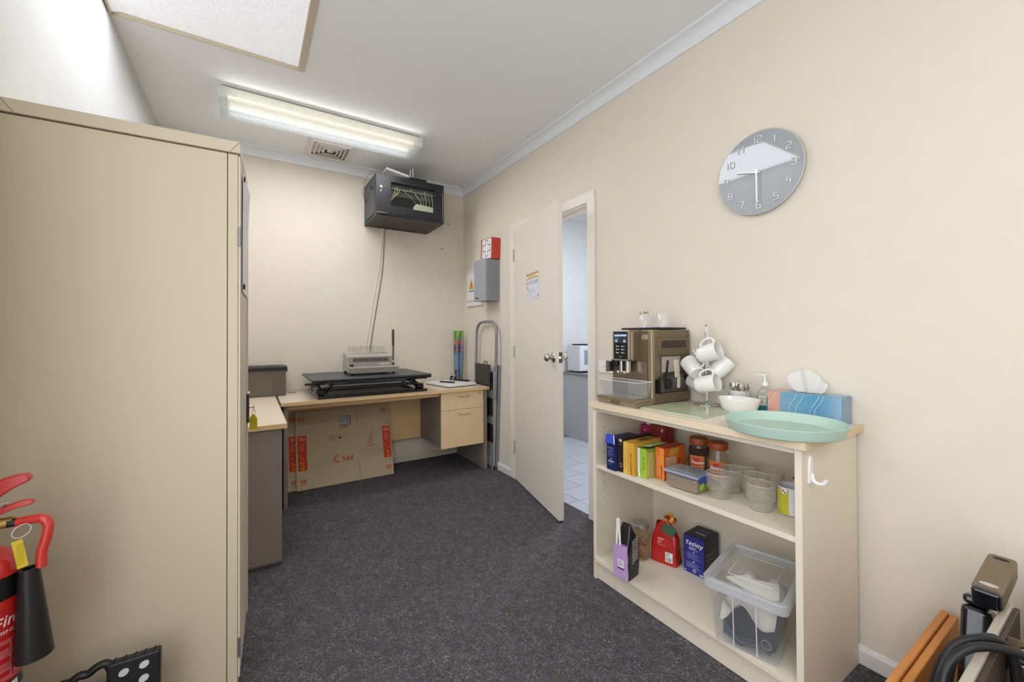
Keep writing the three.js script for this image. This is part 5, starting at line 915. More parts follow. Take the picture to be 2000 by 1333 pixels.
  carton('red_packet', 'dark red packet with cream print at the shelf back', 1.712, 0.07, -1.386, -1.296, 0.172, 0x8f2626, canvasTex(200, 360, (g) => { g.fillStyle = '#942a28'; g.fillRect(0, 0, 200, 360); g.fillStyle = '#e0d2c4'; g.beginPath(); g.ellipse(160, 40, 12, 20, 0.3, 0, 7); g.fill(); g.fillStyle = '#c9a487'; g.beginPath(); g.moveTo(50, 200); g.lineTo(90, 110); g.lineTo(110, 130); g.lineTo(130, 100); g.lineTo(180, 210); g.lineTo(150, 260); g.lineTo(70, 260); g.fill(); g.fillStyle = '#5b1d18'; g.font = 'bold 30px serif'; g.fillText('COCOA', 62, 200); lines(g, 60, 212, 110, 3, 12, '#5b1d18', 5); }), null, null);
  const bb = solo('packet_clip', 'small white bag clip on the pink packet', 'clip', [rbox(0.02, 0.018, 0.05, 0.004)], M.white, [1.745, S1 + 0.1695, -1.405], 0);
}
{
  // coffee jars: squarish waisted glass with brown lids
  const jar = (x, z, fill, label) => {
    const t = thing('coffee_jar', label, 'jar', [x, S1, z], FACE + 0.35);
    const prof = (k) => lathe([[0.001, 0], [0.036, 0], [0.041, 0.006], [0.043, 0.05], [0.043, 0.085], [0.038, 0.115], [0.031, 0.132], [0.031, 0.142]].map(([a, b]) => [a * k, b]), 32);
    part('glass_body', prof(1), phys(0xefe8da, 0.05, { transmission: 0.93, thickness: 0 }), t);
    part('coffee', lathe([[0.001, 0.003], [0.036, 0.003], [0.0395, 0.007], [0.041, 0.05], [0.041 * (fill > 0.08 ? 1 : 0.99), fill], [0.001, fill + 0.003]], 28), std(0x4d2a17, 0.9, { bumpMap: paintBump, bumpScale: 0.01 }), t);
    const lid = part('lid', lathe([[0.001, 0.143], [0.036, 0.143], [0.0385, 0.146], [0.0385, 0.169], [0.035, 0.173], [0.001, 0.173]], 36), std(0x9c4a1f, 0.45), t);
    part('lid_ring', mv(new THREE.TorusGeometry(0.0386, 0.001, 6, 40).rotateX(Math.PI / 2), 0, 0.15, 0), std(0x86401b, 0.5), lid);
    // wrap-around label
    const g = new THREE.CylinderGeometry(0.0437, 0.0437, 0.076, 24, 1, true, -0.75, 1.5); g.translate(0, 0.062, 0);
    part('label', g, new THREE.MeshStandardMaterial({ roughness: 0.5, side: THREE.DoubleSide, map: canvasTex(256, 256, (c) => { c.fillStyle = '#c2763a'; c.fillRect(0, 0, 256, 256); c.fillStyle = '#d59b58'; c.beginPath(); c.ellipse(128, 190, 120, 90, 0, 0, 7); c.fill(); c.fillStyle = '#c4281f'; c.fillRect(80, 30, 100, 64); c.fillStyle = '#fff'; c.font = 'italic bold 50px serif'; c.fillText('Moccona', 26, 112); c.fillStyle = '#c4281f'; c.fillRect(30, 126, 170, 16); c.fillStyle = '#6b3216'; c.fillRect(60, 170, 136, 10); }) }), t);
  };
  jar(1.672, -1.091, 0.128, 'brown lidded coffee jar nearly full behind the orange box');
  jar(1.668, -1.0, 0.035, 'brown lidded coffee jar nearly empty beside the ribbed glasses');
  // lidded container
  const c = thing('food_container', 'clear container of brown sugar with blue clip lid', 'container', [1.508, S1, -1.035], FACE + 0.06);
  const plast = phys(0xf0eee8, 0.18, { transmission: 0.85, thickness: 0 });
  part('tub', rbox(0.138, 0.058, 0.105, 0.014, 0, 0.0295, 0), plast, c);
  part('brown_sugar', rbox(0.13, 0.045, 0.097, 0.012, 0, 0.0255, 0), std(0xcaa272, 0.95, { bumpMap: paintBump, bumpScale: 0.004 }), c);
  const lid = part('lid', [rbox(0.152, 0.012, 0.118, 0.006, 0, 0.066, 0)], phys(0xc3cde2, 0.2, { transmission: 0.5, thickness: 0 }), c);
  part('lid_window', rbox(0.1, 0.003, 0.07, 0.001, 0, 0.0735, 0), phys(0xcfd2d0, 0.1, { transmission: 0.6, thickness: 0 }), lid);
  part('clip', rbox(0.05, 0.024, 0.004, 0.0015, 0.0, 0.058, 0), std(0x2447a8, 0.4), lid).position.set(0.0785, 0, 0.02);
  lid.children[1].rotation.y = Math.PI / 2;
  decal(c, 'sticker', 0.07, 0.034, canvasTex(140, 68, (g) => { g.fillStyle = '#7aa83c'; g.fillRect(0, 0, 140, 68); g.fillStyle = '#b9d070'; g.beginPath(); g.ellipse(50, 30, 40, 18, -0.4, 0, 7); g.fill(); g.fillStyle = '#21301b'; g.fillRect(96, 0, 44, 30); }), [0.0698, 0.026, 0.006], Math.PI / 2);
}
{
  // ribbed glass tumblers, stepped foot
  const geo = (() => {
    const prof = [[0.0, 0.001], [0.033, 0.001], [0.036, 0.004], [0.0365, 0.026], [0.038, 0.03], [0.045, 0.036], [0.0462, 0.05], [0.0462, 0.088], [0.0455, 0.0905], [0.0446, 0.0895]];
    const N = 144, P = [], I = [], U = [];
    for (let i = 0; i <= N; i++) { const a = i / N * Math.PI * 2, rib = i % 3 === 0 ? 0 : 0.0009; prof.forEach(([r, y], j) => { const rr = j >= 5 && j <= 7 ? r - 0.0009 + rib : r; P.push(Math.cos(a) * rr, y, Math.sin(a) * rr); U.push(i / N, j / prof.length); }); }
    const K = prof.length; for (let i = 0; i < N; i++) for (let j = 0; j + 1 < K; j++) { const a = i * K + j, b = a + K; I.push(a, a + 1, b, b, a + 1, b + 1); }
    const g = new THREE.BufferGeometry(); g.setAttribute('position', new THREE.Float32BufferAttribute(P, 3)); g.setAttribute('uv', new THREE.Float32BufferAttribute(U, 2)); g.setIndex(I); g.computeVertexNormals(); return g;
  })();
  const gm = phys(0xf6f3ec, 0.08, { transmission: 0.84, thickness: 0, side: THREE.DoubleSide });
  const base = lathe([[0.0005, 0.0015], [0.0325, 0.0015], [0.035, 0.005], [0.033, 0.01], [0.0005, 0.0105]], 36), bm = phys(0xf2f3f0, 0.05, { transmission: 0.8, thickness: 0 });
  const rimG = mv(new THREE.TorusGeometry(0.0455, 0.0011, 6, 48).rotateX(Math.PI / 2), 0, 0.0905, 0), rimM = phys(0xf4f1ea, 0.1, { transmission: 0.35, thickness: 0 });
  const spots = [[1.53, -0.915, 'ribbed glass tumbler closest to the sugar container'], [1.543, -0.768, 'ribbed glass tumbler closest to the yellow mug at the front'], [1.622, -0.92, 'ribbed glass tumbler behind the one by the sugar container'], [1.62, -0.826, 'ribbed glass tumbler in the middle of the group'], [1.725, -0.918, 'ribbed glass tumbler at the back near the coffee jars'], [1.713, -0.815, 'ribbed glass tumbler at the back near the mugs']];
  for (const [x, z, label] of spots) { const t = thing('glass_tumbler', label, 'glass', [x, S1, z], 0, 'ribbed glass tumblers on the shelf'); part('bowl', geo, gm, t); part('thick_base', base, bm, t); part('rim', rimG, rimM, t); }
  const mug = (x, z, turn, first, label) => {
    const t = thing('shelf_mug', label, 'mug', [x, S1, z], turn);
    part('cup', lathe([[0.001, 0.004], [0.034, 0.004], [0.036, 0], [0.0385, 0.002], [0.0405, 0.01], [0.041, 0.094], [0.04, 0.096], [0.0385, 0.094], [0.0378, 0.012], [0.034, 0.008], [0.001, 0.0075]], 44), std(0xd9d8dc, 0.3), t);
    part('handle', tube([[0.04, 0.078, 0], [0.054, 0.08, 0], [0.064, 0.068, 0], [0.066, 0.048, 0], [0.06, 0.03, 0], [0.05, 0.02, 0], [0.0395, 0.021, 0]], 0.0056, 28, 10), std(0xd9d8dc, 0.3), t);
    if (first) { const g = new THREE.CylinderGeometry(0.0416, 0.0412, 0.088, 20, 1, true, 0.1, 0.98); g.translate(0, 0.048, 0); part('yellow_panel', g, new THREE.MeshStandardMaterial({ roughness: 0.35, side: THREE.DoubleSide, map: canvasTex(128, 256, (c) => { c.fillStyle = '#b7b52f'; c.fillRect(0, 0, 128, 256); c.fillStyle = '#e9d7e2'; c.beginPath(); c.arc(80, 20, 34, 0, 7); c.fill(); c.fillStyle = '#2a2422'; c.beginPath(); c.arc(70, 24, 10, 0, 7); c.arc(92, 36, 8, 0, 7); c.fill(); }) }), t); }
  };
  mug(1.595, -0.692, -2.42, true, 'white mug with lime yellow panel beside the bookcase end');
  mug(1.7, -0.69, -0.4, false, 'plain mug half hidden behind the yellow panel mug');
}
// ---------------------------------------------------------------- lower shelf
{
  // coffee bag with a white clip
  const b = thing('coffee_bag', 'lilac and black foil coffee bag closed with a clip', 'coffee bag', [1.425, S2, -1.285], FACE + 0.18);
  const bag = (w, d, h, pts) => { // soft pouch: rounded rectangular section shrinking to a flat top
    const N = 32, K = 12, P = [], I = [], U = [];
    for (let j = 0; j <= K; j++) { const v = j / K, [sw, sd] = pts(v); for (let i = 0; i <= N; i++) { const a = i / N * Math.PI * 2, c = Math.cos(a), s = Math.sin(a), e = 0.35; P.push(Math.sign(c) * Math.pow(Math.abs(c), e) * w / 2 * sw * (1 + 0.03 * Math.sin(v * 14 + a * 3)), v * h, Math.sign(s) * Math.pow(Math.abs(s), e) * d / 2 * sd * (1 + 0.05 * Math.sin(v * 11 + a * 2))); U.push(i / N, v); } }
    for (let j = 0; j < K; j++) for (let i = 0; i < N; i++) { const a = j * (N + 1) + i; I.push(a, a + N + 1, a + 1, a + 1, a + N + 1, a + N + 2); }
    const g = new THREE.BufferGeometry(); g.setAttribute('position', new THREE.Float32BufferAttribute(P, 3)); g.setAttribute('uv', new THREE.Float32BufferAttribute(U, 2)); g.setIndex(I); g.computeVertexNormals(); return g;
  };
  part('pouch', bag(0.075, 0.1, 0.225, (v) => [v < 0.6 ? 1 : 1 - 0.45 * (v - 0.6) / 0.4, v < 0.6 ? 1 : 1 - 0.93 * (v - 0.6) / 0.4]), std(0x1d1a1c, 0.3), b);
  part('zigzag_print', [-1, 1].flatMap((s) => Array.from({ length: 8 }, (_, i) => tf(box(0.001, 0.004, 0.05), [0.0383, 0.075 + i * 0.013, -0.004], [0.35, 0, 0])).slice(0, s < 0 ? 8 : 0)), std(0xc9c2c6, 0.4), b);
  const lil = part('front_panel', bag(0.072, 0.012, 0.145, (v) => [1 - 0.1 * v, 1]).translate(0, 0.004, 0.05), std(0xc49fd2, 0.25), b);
  decal(lil, 'white_square', 0.03, 0.034, canvasTex(64, 72, (g) => { g.fillStyle = '#eee8f0'; g.fillRect(0, 0, 64, 72); lines(g, 8, 10, 48, 6, 9, '#7c7480', 4); }), [0.004, 0.07, 0.0575]);
  part('label_bar', slab(-0.013, 0.021, 0.046, 0.05, 0.0565, 0.058, 0), std(0x2a242c, 0.4), lil);
  const cl = thing('bag_clip', 'long white bag clip upright on the lilac coffee bag', 'bag clip', [1.372, S2 + 0.135, -1.286], FACE + 0.18);
  part('arm', tf(rbox(0.01, 0.115, 0.006, 0.0025), [-0.006, 0.058, 0], [0, 0, -0.05]), M.white, cl);
  part('arm', tf(rbox(0.01, 0.115, 0.006, 0.0025), [0.007, 0.058, 0.001], [0, 0, 0.05]), M.white, cl);
  part('hinge', cylZ(0.009, 0.008, 0.0, 0.118, 0, 16), M.white, cl);
  // jar with silver lid
  const j = thing('snack_jar', 'round glass jar of brown snacks with silver lid', 'jar', [1.59, S2 + 0.0008, -1.35]);
  part('glass_body', lathe([[0.001, 0], [0.04, 0], [0.044, 0.006], [0.045, 0.1], [0.041, 0.125], [0.037, 0.135], [0.037, 0.147]], 40), phys(0xf0ead9, 0.05, { transmission: 0.93, thickness: 0 }), j);
  part('lid', lathe([[0.001, 0.1472], [0.0405, 0.1472], [0.0415, 0.149], [0.0415, 0.1615], [0.039, 0.1645], [0.001, 0.1645]], 40), std(0xbdbab4, 0.3, { metalness: 0.8 }), j);
  for (let i = 0; i < 26; i++) { const a = i * 2.4, r = 0.028 * Math.sqrt((i % 9) / 9), y = 0.012 + Math.floor(i / 5) * 0.017; part('snack', tf(new THREE.TorusGeometry(0.011, 0.0042, 6, 14), [Math.cos(a) * r, y, Math.sin(a) * r], [i, i * 1.7, 0]), std([0xb07a3e, 0x9c6730, 0xc18d50][i % 3], 0.7), j); }
  // red bag with twisted top
  const r = thing('red_bag', 'red foil bag with twisted gold and green top', 'foil bag', [1.665, S2, -1.262], FACE + 0.3);
  part('pouch', bag(0.125, 0.075, 0.19, (v) => [v < 0.55 ? 1 - 0.08 * v : 0.956 - 0.75 * Math.pow((v - 0.55) / 0.45, 1.6), v < 0.35 ? 1 : 1 - 0.8 * (v - 0.35) / 0.65]), std(0xb8231f, 0.28), r);
  part('green_side', tf(bag(0.03, 0.05, 0.15, (v) => [1 - 0.5 * v, 1 - 0.6 * v]), [0.052, 0.002, -0.012], [0, 0, 0.16]), std(0x1f4a2c, 0.35), r);
  part('side_fold', tf(bag(0.05, 0.05, 0.17, (v) => [1 - 0.3 * v, 1 - 0.4 * v]), [-0.045, 0.002, -0.012], [0, 0, -0.1]), std(0xa02026, 0.3), r);
  part('green_fold', tf(box(0.06, 0.04, 0.004), [0.02, 0.155, 0.018], [-0.3, 0, -0.3]), std(0x2f5a38, 0.4), r);
  for (let i = 0; i < 7; i++) { const a = i * 0.9; part('twisted_top', tf(new THREE.SphereGeometry(0.018, 8, 6), [0.02 + Math.cos(a) * 0.017, 0.196 + 0.007 * (i % 3), Math.sin(a) * 0.012], [a, i, 0.5], [1, 0.45, 0.7]), std([0xb32a1e, 0xd9a92c, 0x8e1f1a, 0xd08a2a][i % 4], 0.35), r); }
  decal(r, 'white_label', 0.034, 0.05, canvasTex(140, 200, (g) => { g.fillStyle = '#e9e6e2'; g.fillRect(0, 0, 140, 200); g.fillStyle = '#a72a24'; g.fillRect(0, 0, 140, 22); lines(g, 14, 40, 100, 5, 14, '#55504c', 5); barcode(g, 10, 116, 120, 76); }), [0.028, 0.04, 0.0388], 0, -0.03);
  decal(r, 'print_lines', 0.07, 0.04, canvasTex(200, 110, (g) => { g.fillStyle = '#b8231f'; g.fillRect(0, 0, 200, 110); lines(g, 8, 10, 100, 2, 14, '#e9c5bd', 6); lines(g, 8, 44, 60, 3, 12, '#e0a79c', 5); lines(g, 8, 88, 180, 2, 10, '#d88f84', 3); }), [0.008, 0.1, 0.0378], 0, -0.12);
  // blue carton with white script
  const lav = carton('coffee_carton', 'wide royal blue carton with white script on the lower shelf', 1.672, 0.125, -1.174, -1.078, 0.165, 0x15132c, canvasTex(300, 520, (g) => {
    g.fillStyle = '#2a2a86'; g.fillRect(0, 0, 300, 520); g.fillStyle = '#f0f0f6'; g.save(); g.translate(150, 118); g.rotate(0.0); g.font = 'italic bold 82px sans-serif'; g.textAlign = 'center'; g.fillText('Tasiny', 0, 10); g.restore(); lines(g, 80, 150, 140, 3, 16, '#d5d6ea', 6);
    g.fillStyle = '#e6e6f2'; g.fillRect(140, 214, 22, 12); lines(g, 50, 238, 200, 8, 11, '#8486c4', 4); g.beginPath(); g.arc(150, 350, 12, 0, 7); g.fillStyle = '#d5d6ea'; g.fill(); lines(g, 40, 372, 220, 8, 10, '#8a8cc8', 4); g.strokeStyle = '#e8e8f4'; g.lineWidth = 8; g.beginPath(); g.arc(158, 476, 18, 0, 7); g.stroke(); g.fillStyle = '#d5d6ea'; g.beginPath(); g.arc(24, 498, 12, 0, 7); g.fill(); g.fillRect(236, 488, 44, 22);
  }), canvasTex(300, 420, (g) => { g.fillStyle = '#161427'; g.fillRect(0, 0, 300, 420); for (let i = 0; i < 4; i++) { g.fillStyle = '#3d3a34'; g.fillRect(24, 170 + i * 54, 230, 34); g.fillStyle = '#7d7a74'; g.fillRect(34, 178 + i * 54, 120, 6); } }), canvasTex(256, 300, (g) => { g.fillStyle = '#15142a'; g.fillRect(0, 0, 256, 300); g.fillStyle = '#cfd0dc'; g.font = 'italic bold 44px sans-serif'; g.fillText('Tasiny', 70, 190); g.fillStyle = '#2b2f5c'; g.fillRect(90, 70, 110, 60); }), S2, 0.08);
  part('top_flap', tf(box(0.095, 0.012, 0.0012), [0, 0.1592, -0.0633]), std(0x15132c, 0.5), lav);
}
{
  // clear tote with lid, napkin and cables
  const t = thing('clear_tote', 'translucent plastic tote with lid on the lower shelf', 'storage tote', [1.4, S2, -0.752], -1.35);
  const tm = phys(0xfbfcfd, 0.25, { transmission: 0.92, thickness: 0, side: THREE.DoubleSide });
  const w0 = 0.094, w1 = 0.104, d = 0.28, hh = 0.19;
  const q4 = (a, b, c, e) => { const P = [...a, ...b, ...c, ...a, ...c, ...e], g = new THREE.BufferGeometry(); g.setAttribute('position', new THREE.Float32BufferAttribute(P, 3)); g.setAttribute('uv', new THREE.Float32BufferAttribute(new Float32Array(12), 2)); g.computeVertexNormals(); return g; };
  const C = (w, z0, z1, y) => [[-w, y, z1], [w, y, z1], [w, y, z0], [-w, y, z0]], A = C(w0, -d + 0.01, -0.005, 0.001), Bq = C(w1, -d, 0.006, hh);
  ['tub_wall', 'tub_wall', 'tub_wall', 'tub_wall'].forEach((n, i) => part(n, q4(A[i], A[(i + 1) % 4], Bq[(i + 1) % 4], Bq[i]), tm, t));
  part('tub_base', q4(...A), tm, t);
  for (const x of [-0.035, 0.035]) part('wall_rib', tf(box(0.003, hh - 0.012, 0.003), [x, hh / 2, 0.0025], [0.058, 0, 0]), phys(0xffffff, 0.4, { transmission: 0.5, thickness: 0 }), t);
  const lm = phys(0xf2f4f6, 0.45, { transmission: 0.72, thickness: 0 });
  const lid = part('lid', (() => { const s = roundRect(0.246, 0.33, 0.02, 0, -0.137); return extrude(s, 0.003, 0).rotateX(Math.PI / 2).scale(1, 1, -1); })(), phys(0xffffff, 0.3, { transmission: 0.93, thickness: 0, side: THREE.DoubleSide }), t);
  lid.geometry = new THREE.ShapeGeometry(roundRect(0.236, 0.32, 0.02, 0, 0)).rotateX(-Math.PI / 2).translate(0, hh + 0.026, -0.137);
  const rim = roundRect(0.25, 0.334, 0.026, 0, 0); rim.holes.push(roundRect(0.226, 0.31, 0.02, 0, 0, THREE.Path));
  part('lid_rim', extrude(rim, 0.026, 0.004).rotateX(-Math.PI / 2).translate(0, hh + 0.003, -0.137), lm, lid);
  part('lid_panel_edge', [slab(-0.07, 0.07, hh + 0.0283, hh + 0.0295, -0.06, -0.0585, 0), slab(-0.07, 0.07, hh + 0.0283, hh + 0.0295, -0.23, -0.2285, 0), slab(-0.07, -0.0685, hh + 0.0283, hh + 0.0295, -0.23, -0.06, 0), slab(0.0685, 0.07, hh + 0.0283, hh + 0.0295, -0.23, -0.06, 0)], phys(0xffffff, 0.3, { transmission: 0.4, thickness: 0 }), lid);
  const nap = thing('paper_napkin', 'white paper napkin lying under the lid of the tote', 'napkin', [1.4, S2 + 0.2, -0.752], -1.35);
  part('sheet', extrude(shapeOf([[-0.075, -0.055], [0.05, 0.0], [0.072, -0.01], [0.09, -0.035], [0.07, -0.125], [0.0, -0.1], [-0.02, -0.118]].map(([x, y]) => [x, y - 0.01])), 0.006, 0.001).rotateX(Math.PI / 2), std(0xf0eee6, 0.9, { side: THREE.DoubleSide }), nap);
  const cables = thing('cable_bundle', 'dark blue cables and cloth inside the clear tote', 'cables', [1.4, S2 + 0.0035, -0.752], -1.35);
  part('dark_cloth', rbox(0.165, 0.085, 0.2, 0.03, 0.0, 0.045, -0.125, 3), std(0x465062, 0.85, { bumpMap: paintBump, bumpScale: 0.02 }), cables);
  for (let i = 0; i < 8; i++) part('cable', tube([[-0.07, 0.03 + i * 0.006, -0.012], [-0.02, 0.024 + 0.011 * Math.sin(i), -0.01], [0.03, 0.04 - 0.008 * Math.cos(i * 2), -0.012], [0.07, 0.02 + i * 0.005, -0.014]], 0.004, 24, 6), std(i % 3 ? 0x2c3340 : 0x4a5464, 0.6), cables);
  part('cable_loop', mv(new THREE.TorusGeometry(0.014, 0.002, 6, 24), 0.06, 0.05, -0.01), std(0x8c7d62, 0.6), cables);
  const cloth = thing('crumpled_paper', 'crumpled pale paper above the cables in the tote', 'paper', [1.4, S2 + 0.094, -0.752], -1.35);
  const g = new THREE.PlaneGeometry(0.165, 0.24, 26, 26).rotateX(-Math.PI / 2), p = g.attributes.position;
  for (let i = 0; i < p.count; i++) { const x = p.getX(i), z = p.getZ(i); p.setY(i, 0.03 + 0.022 * Math.sin(x * 55 + z * 20) + 0.016 * Math.sin(z * 60 - x * 24) + 0.02 * Math.sin(x * 20 + 1) - (z > 0.08 ? (z - 0.08) * 0.8 : 0)); }
  g.computeVertexNormals(); g.translate(0, 0.006, -0.132);
  part('sheet', g, std(0xcdc7bd, 0.9, { side: THREE.DoubleSide }), cloth);
}
// ---------------------------------------------------------------- fire extinguisher on the left wall
{
  const e = thing('fire_extinguisher', 'red fire extinguisher with black horn beside the locker', 'fire extinguisher', [-0.482, 0.3, -1.36]);
  const red = phys(0xc3261f, 0.28, { clearcoat: 0.5, clearcoatRoughness: 0.2 });
  part('cylinder', lathe([[0.001, 0], [0.046, 0], [0.052, 0.006], [0.0545, 0.02], [0.0545, 0.365], [0.05, 0.395], [0.036, 0.416], [0.022, 0.425], [0.018, 0.432], [0.018, 0.45], [0.001, 0.45]], 48), red, e);
  part('black_band', mv(new THREE.CylinderGeometry(0.0552, 0.0552, 0.048, 48, 1, true), 0, 0.345, 0), new THREE.MeshStandardMaterial({ color: 0x141314, roughness: 0.35, side: THREE.DoubleSide }), e);
  const lab = new THREE.CylinderGeometry(0.0551, 0.0551, 0.2, 40, 1, true, -0.5, 2.9).translate(0, 0.2, 0);
  part('instruction_label', lab, new THREE.MeshStandardMaterial({ roughness: 0.4, side: THREE.DoubleSide, map: canvasTex(512, 512, (g) => {
    g.fillStyle = '#b91f22'; g.fillRect(0, 0, 512, 512); g.fillStyle = '#f2e4e2'; g.font = 'italic bold 74px sans-serif'; g.fillText('Fires', 190, 90); g.font = 'bold 24px sans-serif'; g.fillText('CO2  KEEP CLEAR', 150, 130);
    for (let i = 0; i < 3; i++) { g.strokeStyle = '#e9c9c6'; g.lineWidth = 3; g.strokeRect(60, 170 + i * 74, 400, 62); g.strokeRect(190, 182 + i * 74, 90, 38); lines(g, 300, 184 + i * 74, 130, 4, 10, '#eccfcc', 4); }
    g.fillStyle = '#11201b'; g.fillRect(0, 400, 512, 66); g.fillStyle = '#dfe9e4'; g.fillRect(180, 412, 60, 42); g.fillRect(270, 412, 60, 42); g.fillStyle = '#b91f22'; g.fillRect(0, 470, 512, 42);
  }) }), e);
  part('valve', [cyl(0.015, 0.017, 0.034, 0, 0.467, 0, 20), cylX(0.0115, 0.05, 0.018, 0.475, 0.0, 18)], std(0xb89a55, 0.3, { metalness: 0.9 }), e);
  part('carry_handle', extrude((() => { const s = new THREE.Shape(); s.moveTo(-0.02, 0.492); s.lineTo(0.02, 0.496); s.lineTo(0.05, 0.507); s.quadraticCurveTo(0.07, 0.508, 0.073, 0.513); s.quadraticCurveTo(0.07, 0.519, 0.05, 0.5165); s.lineTo(0.02, 0.506); s.lineTo(-0.02, 0.503); s.closePath(); return s; })(), 0.01, 0.002).translate(0, 0, -0.005), red, e);
  part('squeeze_lever', extrude((() => { const s = new THREE.Shape(); s.moveTo(-0.02, 0.512); s.lineTo(0.005, 0.516); s.quadraticCurveTo(0.03, 0.548, 0.066, 0.564); s.quadraticCurveTo(0.07, 0.57, 0.06, 0.575); s.quadraticCurveTo(0.02, 0.578, -0.012, 0.538); s.closePath(); return s; })(), 0.016, 0.003).translate(0, 0, -0.008), red, e);
  part('safety_pin', [rodBetween([-0.01, 0.516, 0.016], [0.04, 0.523, 0.014], 0.0014, 8), tf(new THREE.TorusGeometry(0.011, 0.0013, 6, 24), [0.026, 0.515, 0.016], [1.2, 0.3, 0])], M.steel, e);
  part('swivel', cylX(0.009, 0.016, 0.044, 0.474, 0.004, 16), M.blackPlastic, e);
  part('discharge_hose', tube([[0.05, 0.4735, 0.004], [0.075, 0.4755, 0.008], [0.092, 0.474, 0.012], [0.1, 0.46, 0.014], [0.097, 0.43, 0.015], [0.0915, 0.405, 0.016], [0.0905, 0.37, 0.016]], 0.0095, 40, 14), phys(0xcf3a31, 0.3, { clearcoat: 0.4, clearcoatRoughness: 0.2 }), e);
  part('horn', [lathe([[0.03, 0.0], [0.031, 0.002], [0.0165, 0.195], [0.0155, 0.196], [0.0105, 0.196], [0.0145, 0.19], [0.028, 0.002]], 36).rotateZ(0.045).translate(0.08, 0.176, 0.016)], std(0x1c1816, 0.42), e);
  const tg = part('inspection_tag', tf(box(0.016, 0.062, 0.0008), [0.063, 0.412, 0.032], [0, 0.5, 0.15]), std(0xe2c837, 0.6), e);
  part('tag_print', Array.from({ length: 10 }, (_, i) => tf(box(0.012, 0.0007, 0.001), [0.0632, 0.39 + i * 0.0048, 0.0324], [0, 0.5, 0.4])), std(0x8a7c26, 0.7), tg);
  part('tag_tie', tf(new THREE.TorusGeometry(0.015, 0.0009, 6, 28), [0.062, 0.458, 0.022], [0.3, 0.7, 0]), M.white, e);
  part('wall_bracket', [slab(-0.0622, -0.0585, 0.1, 0.46, -0.025, 0.025, 0.001), tf(new THREE.TorusGeometry(0.0562, 0.0016, 6, 40), [0, 0.12, 0], [Math.PI / 2, 0, 0]), slab(-0.06, 0.0, -0.006, -0.001, -0.03, 0.03, 0.001)], M.greyMetal, e);
}
// ---------------------------------------------------------------- folded step stool leaning on the locker side
{
  const s = thing('step_stool', 'folded black plastic step stool with white grip dots', 'step stool', [-0.3, 0.001, -1.43]);
  s.rotation.x = -0.1;
  const bm = std(0x1a1a1c, 0.45);
  const pan = part('seat_panel', rbox(0.105, 0.34, 0.03, 0.006, 0.046, 0.17, 0), bm, s);
  for (let r = 0; r < 9; r++) for (let c = 0; c < 2; c++) part('grip_dot', tf(cylZ(0.0085, 0.0022, 0, 0, 0, 16), [0.026 + c * 0.04, 0.316 - r * 0.034 - (c ? 0 : 0.004), 0.0158], [0, 0, 0.5], [1.25, 1, 1]), std(0xcfcfcb, 0.5), pan);
  for (let i = 0; i < 5; i++) part('edge_groove', slab(0.004 + i * 0.02, 0.0065 + i * 0.02, 0.3395, 0.3412, -0.014, 0.0152, 0), std(0x050505, 0.8), pan);
  part('handle', [tube([[0.0, 0.27, 0], [-0.002, 0.325, 0], [-0.012, 0.341, 0], [-0.03, 0.338, 0], [-0.044, 0.329, 0], [-0.06, 0.331, 0], [-0.076, 0.322, 0], [-0.094, 0.322, 0], [-0.106, 0.31, 0], [-0.108, 0.27, 0]], 0.0095, 60, 10)], bm, s);
  part('back_panel', rbox(0.13, 0.29, 0.03, 0.006, -0.066, 0.146, 0), bm, s);
  part('leg', rbox(0.2, 0.02, 0.045, 0.005, 0, 0.011, -0.002), bm, s);
}
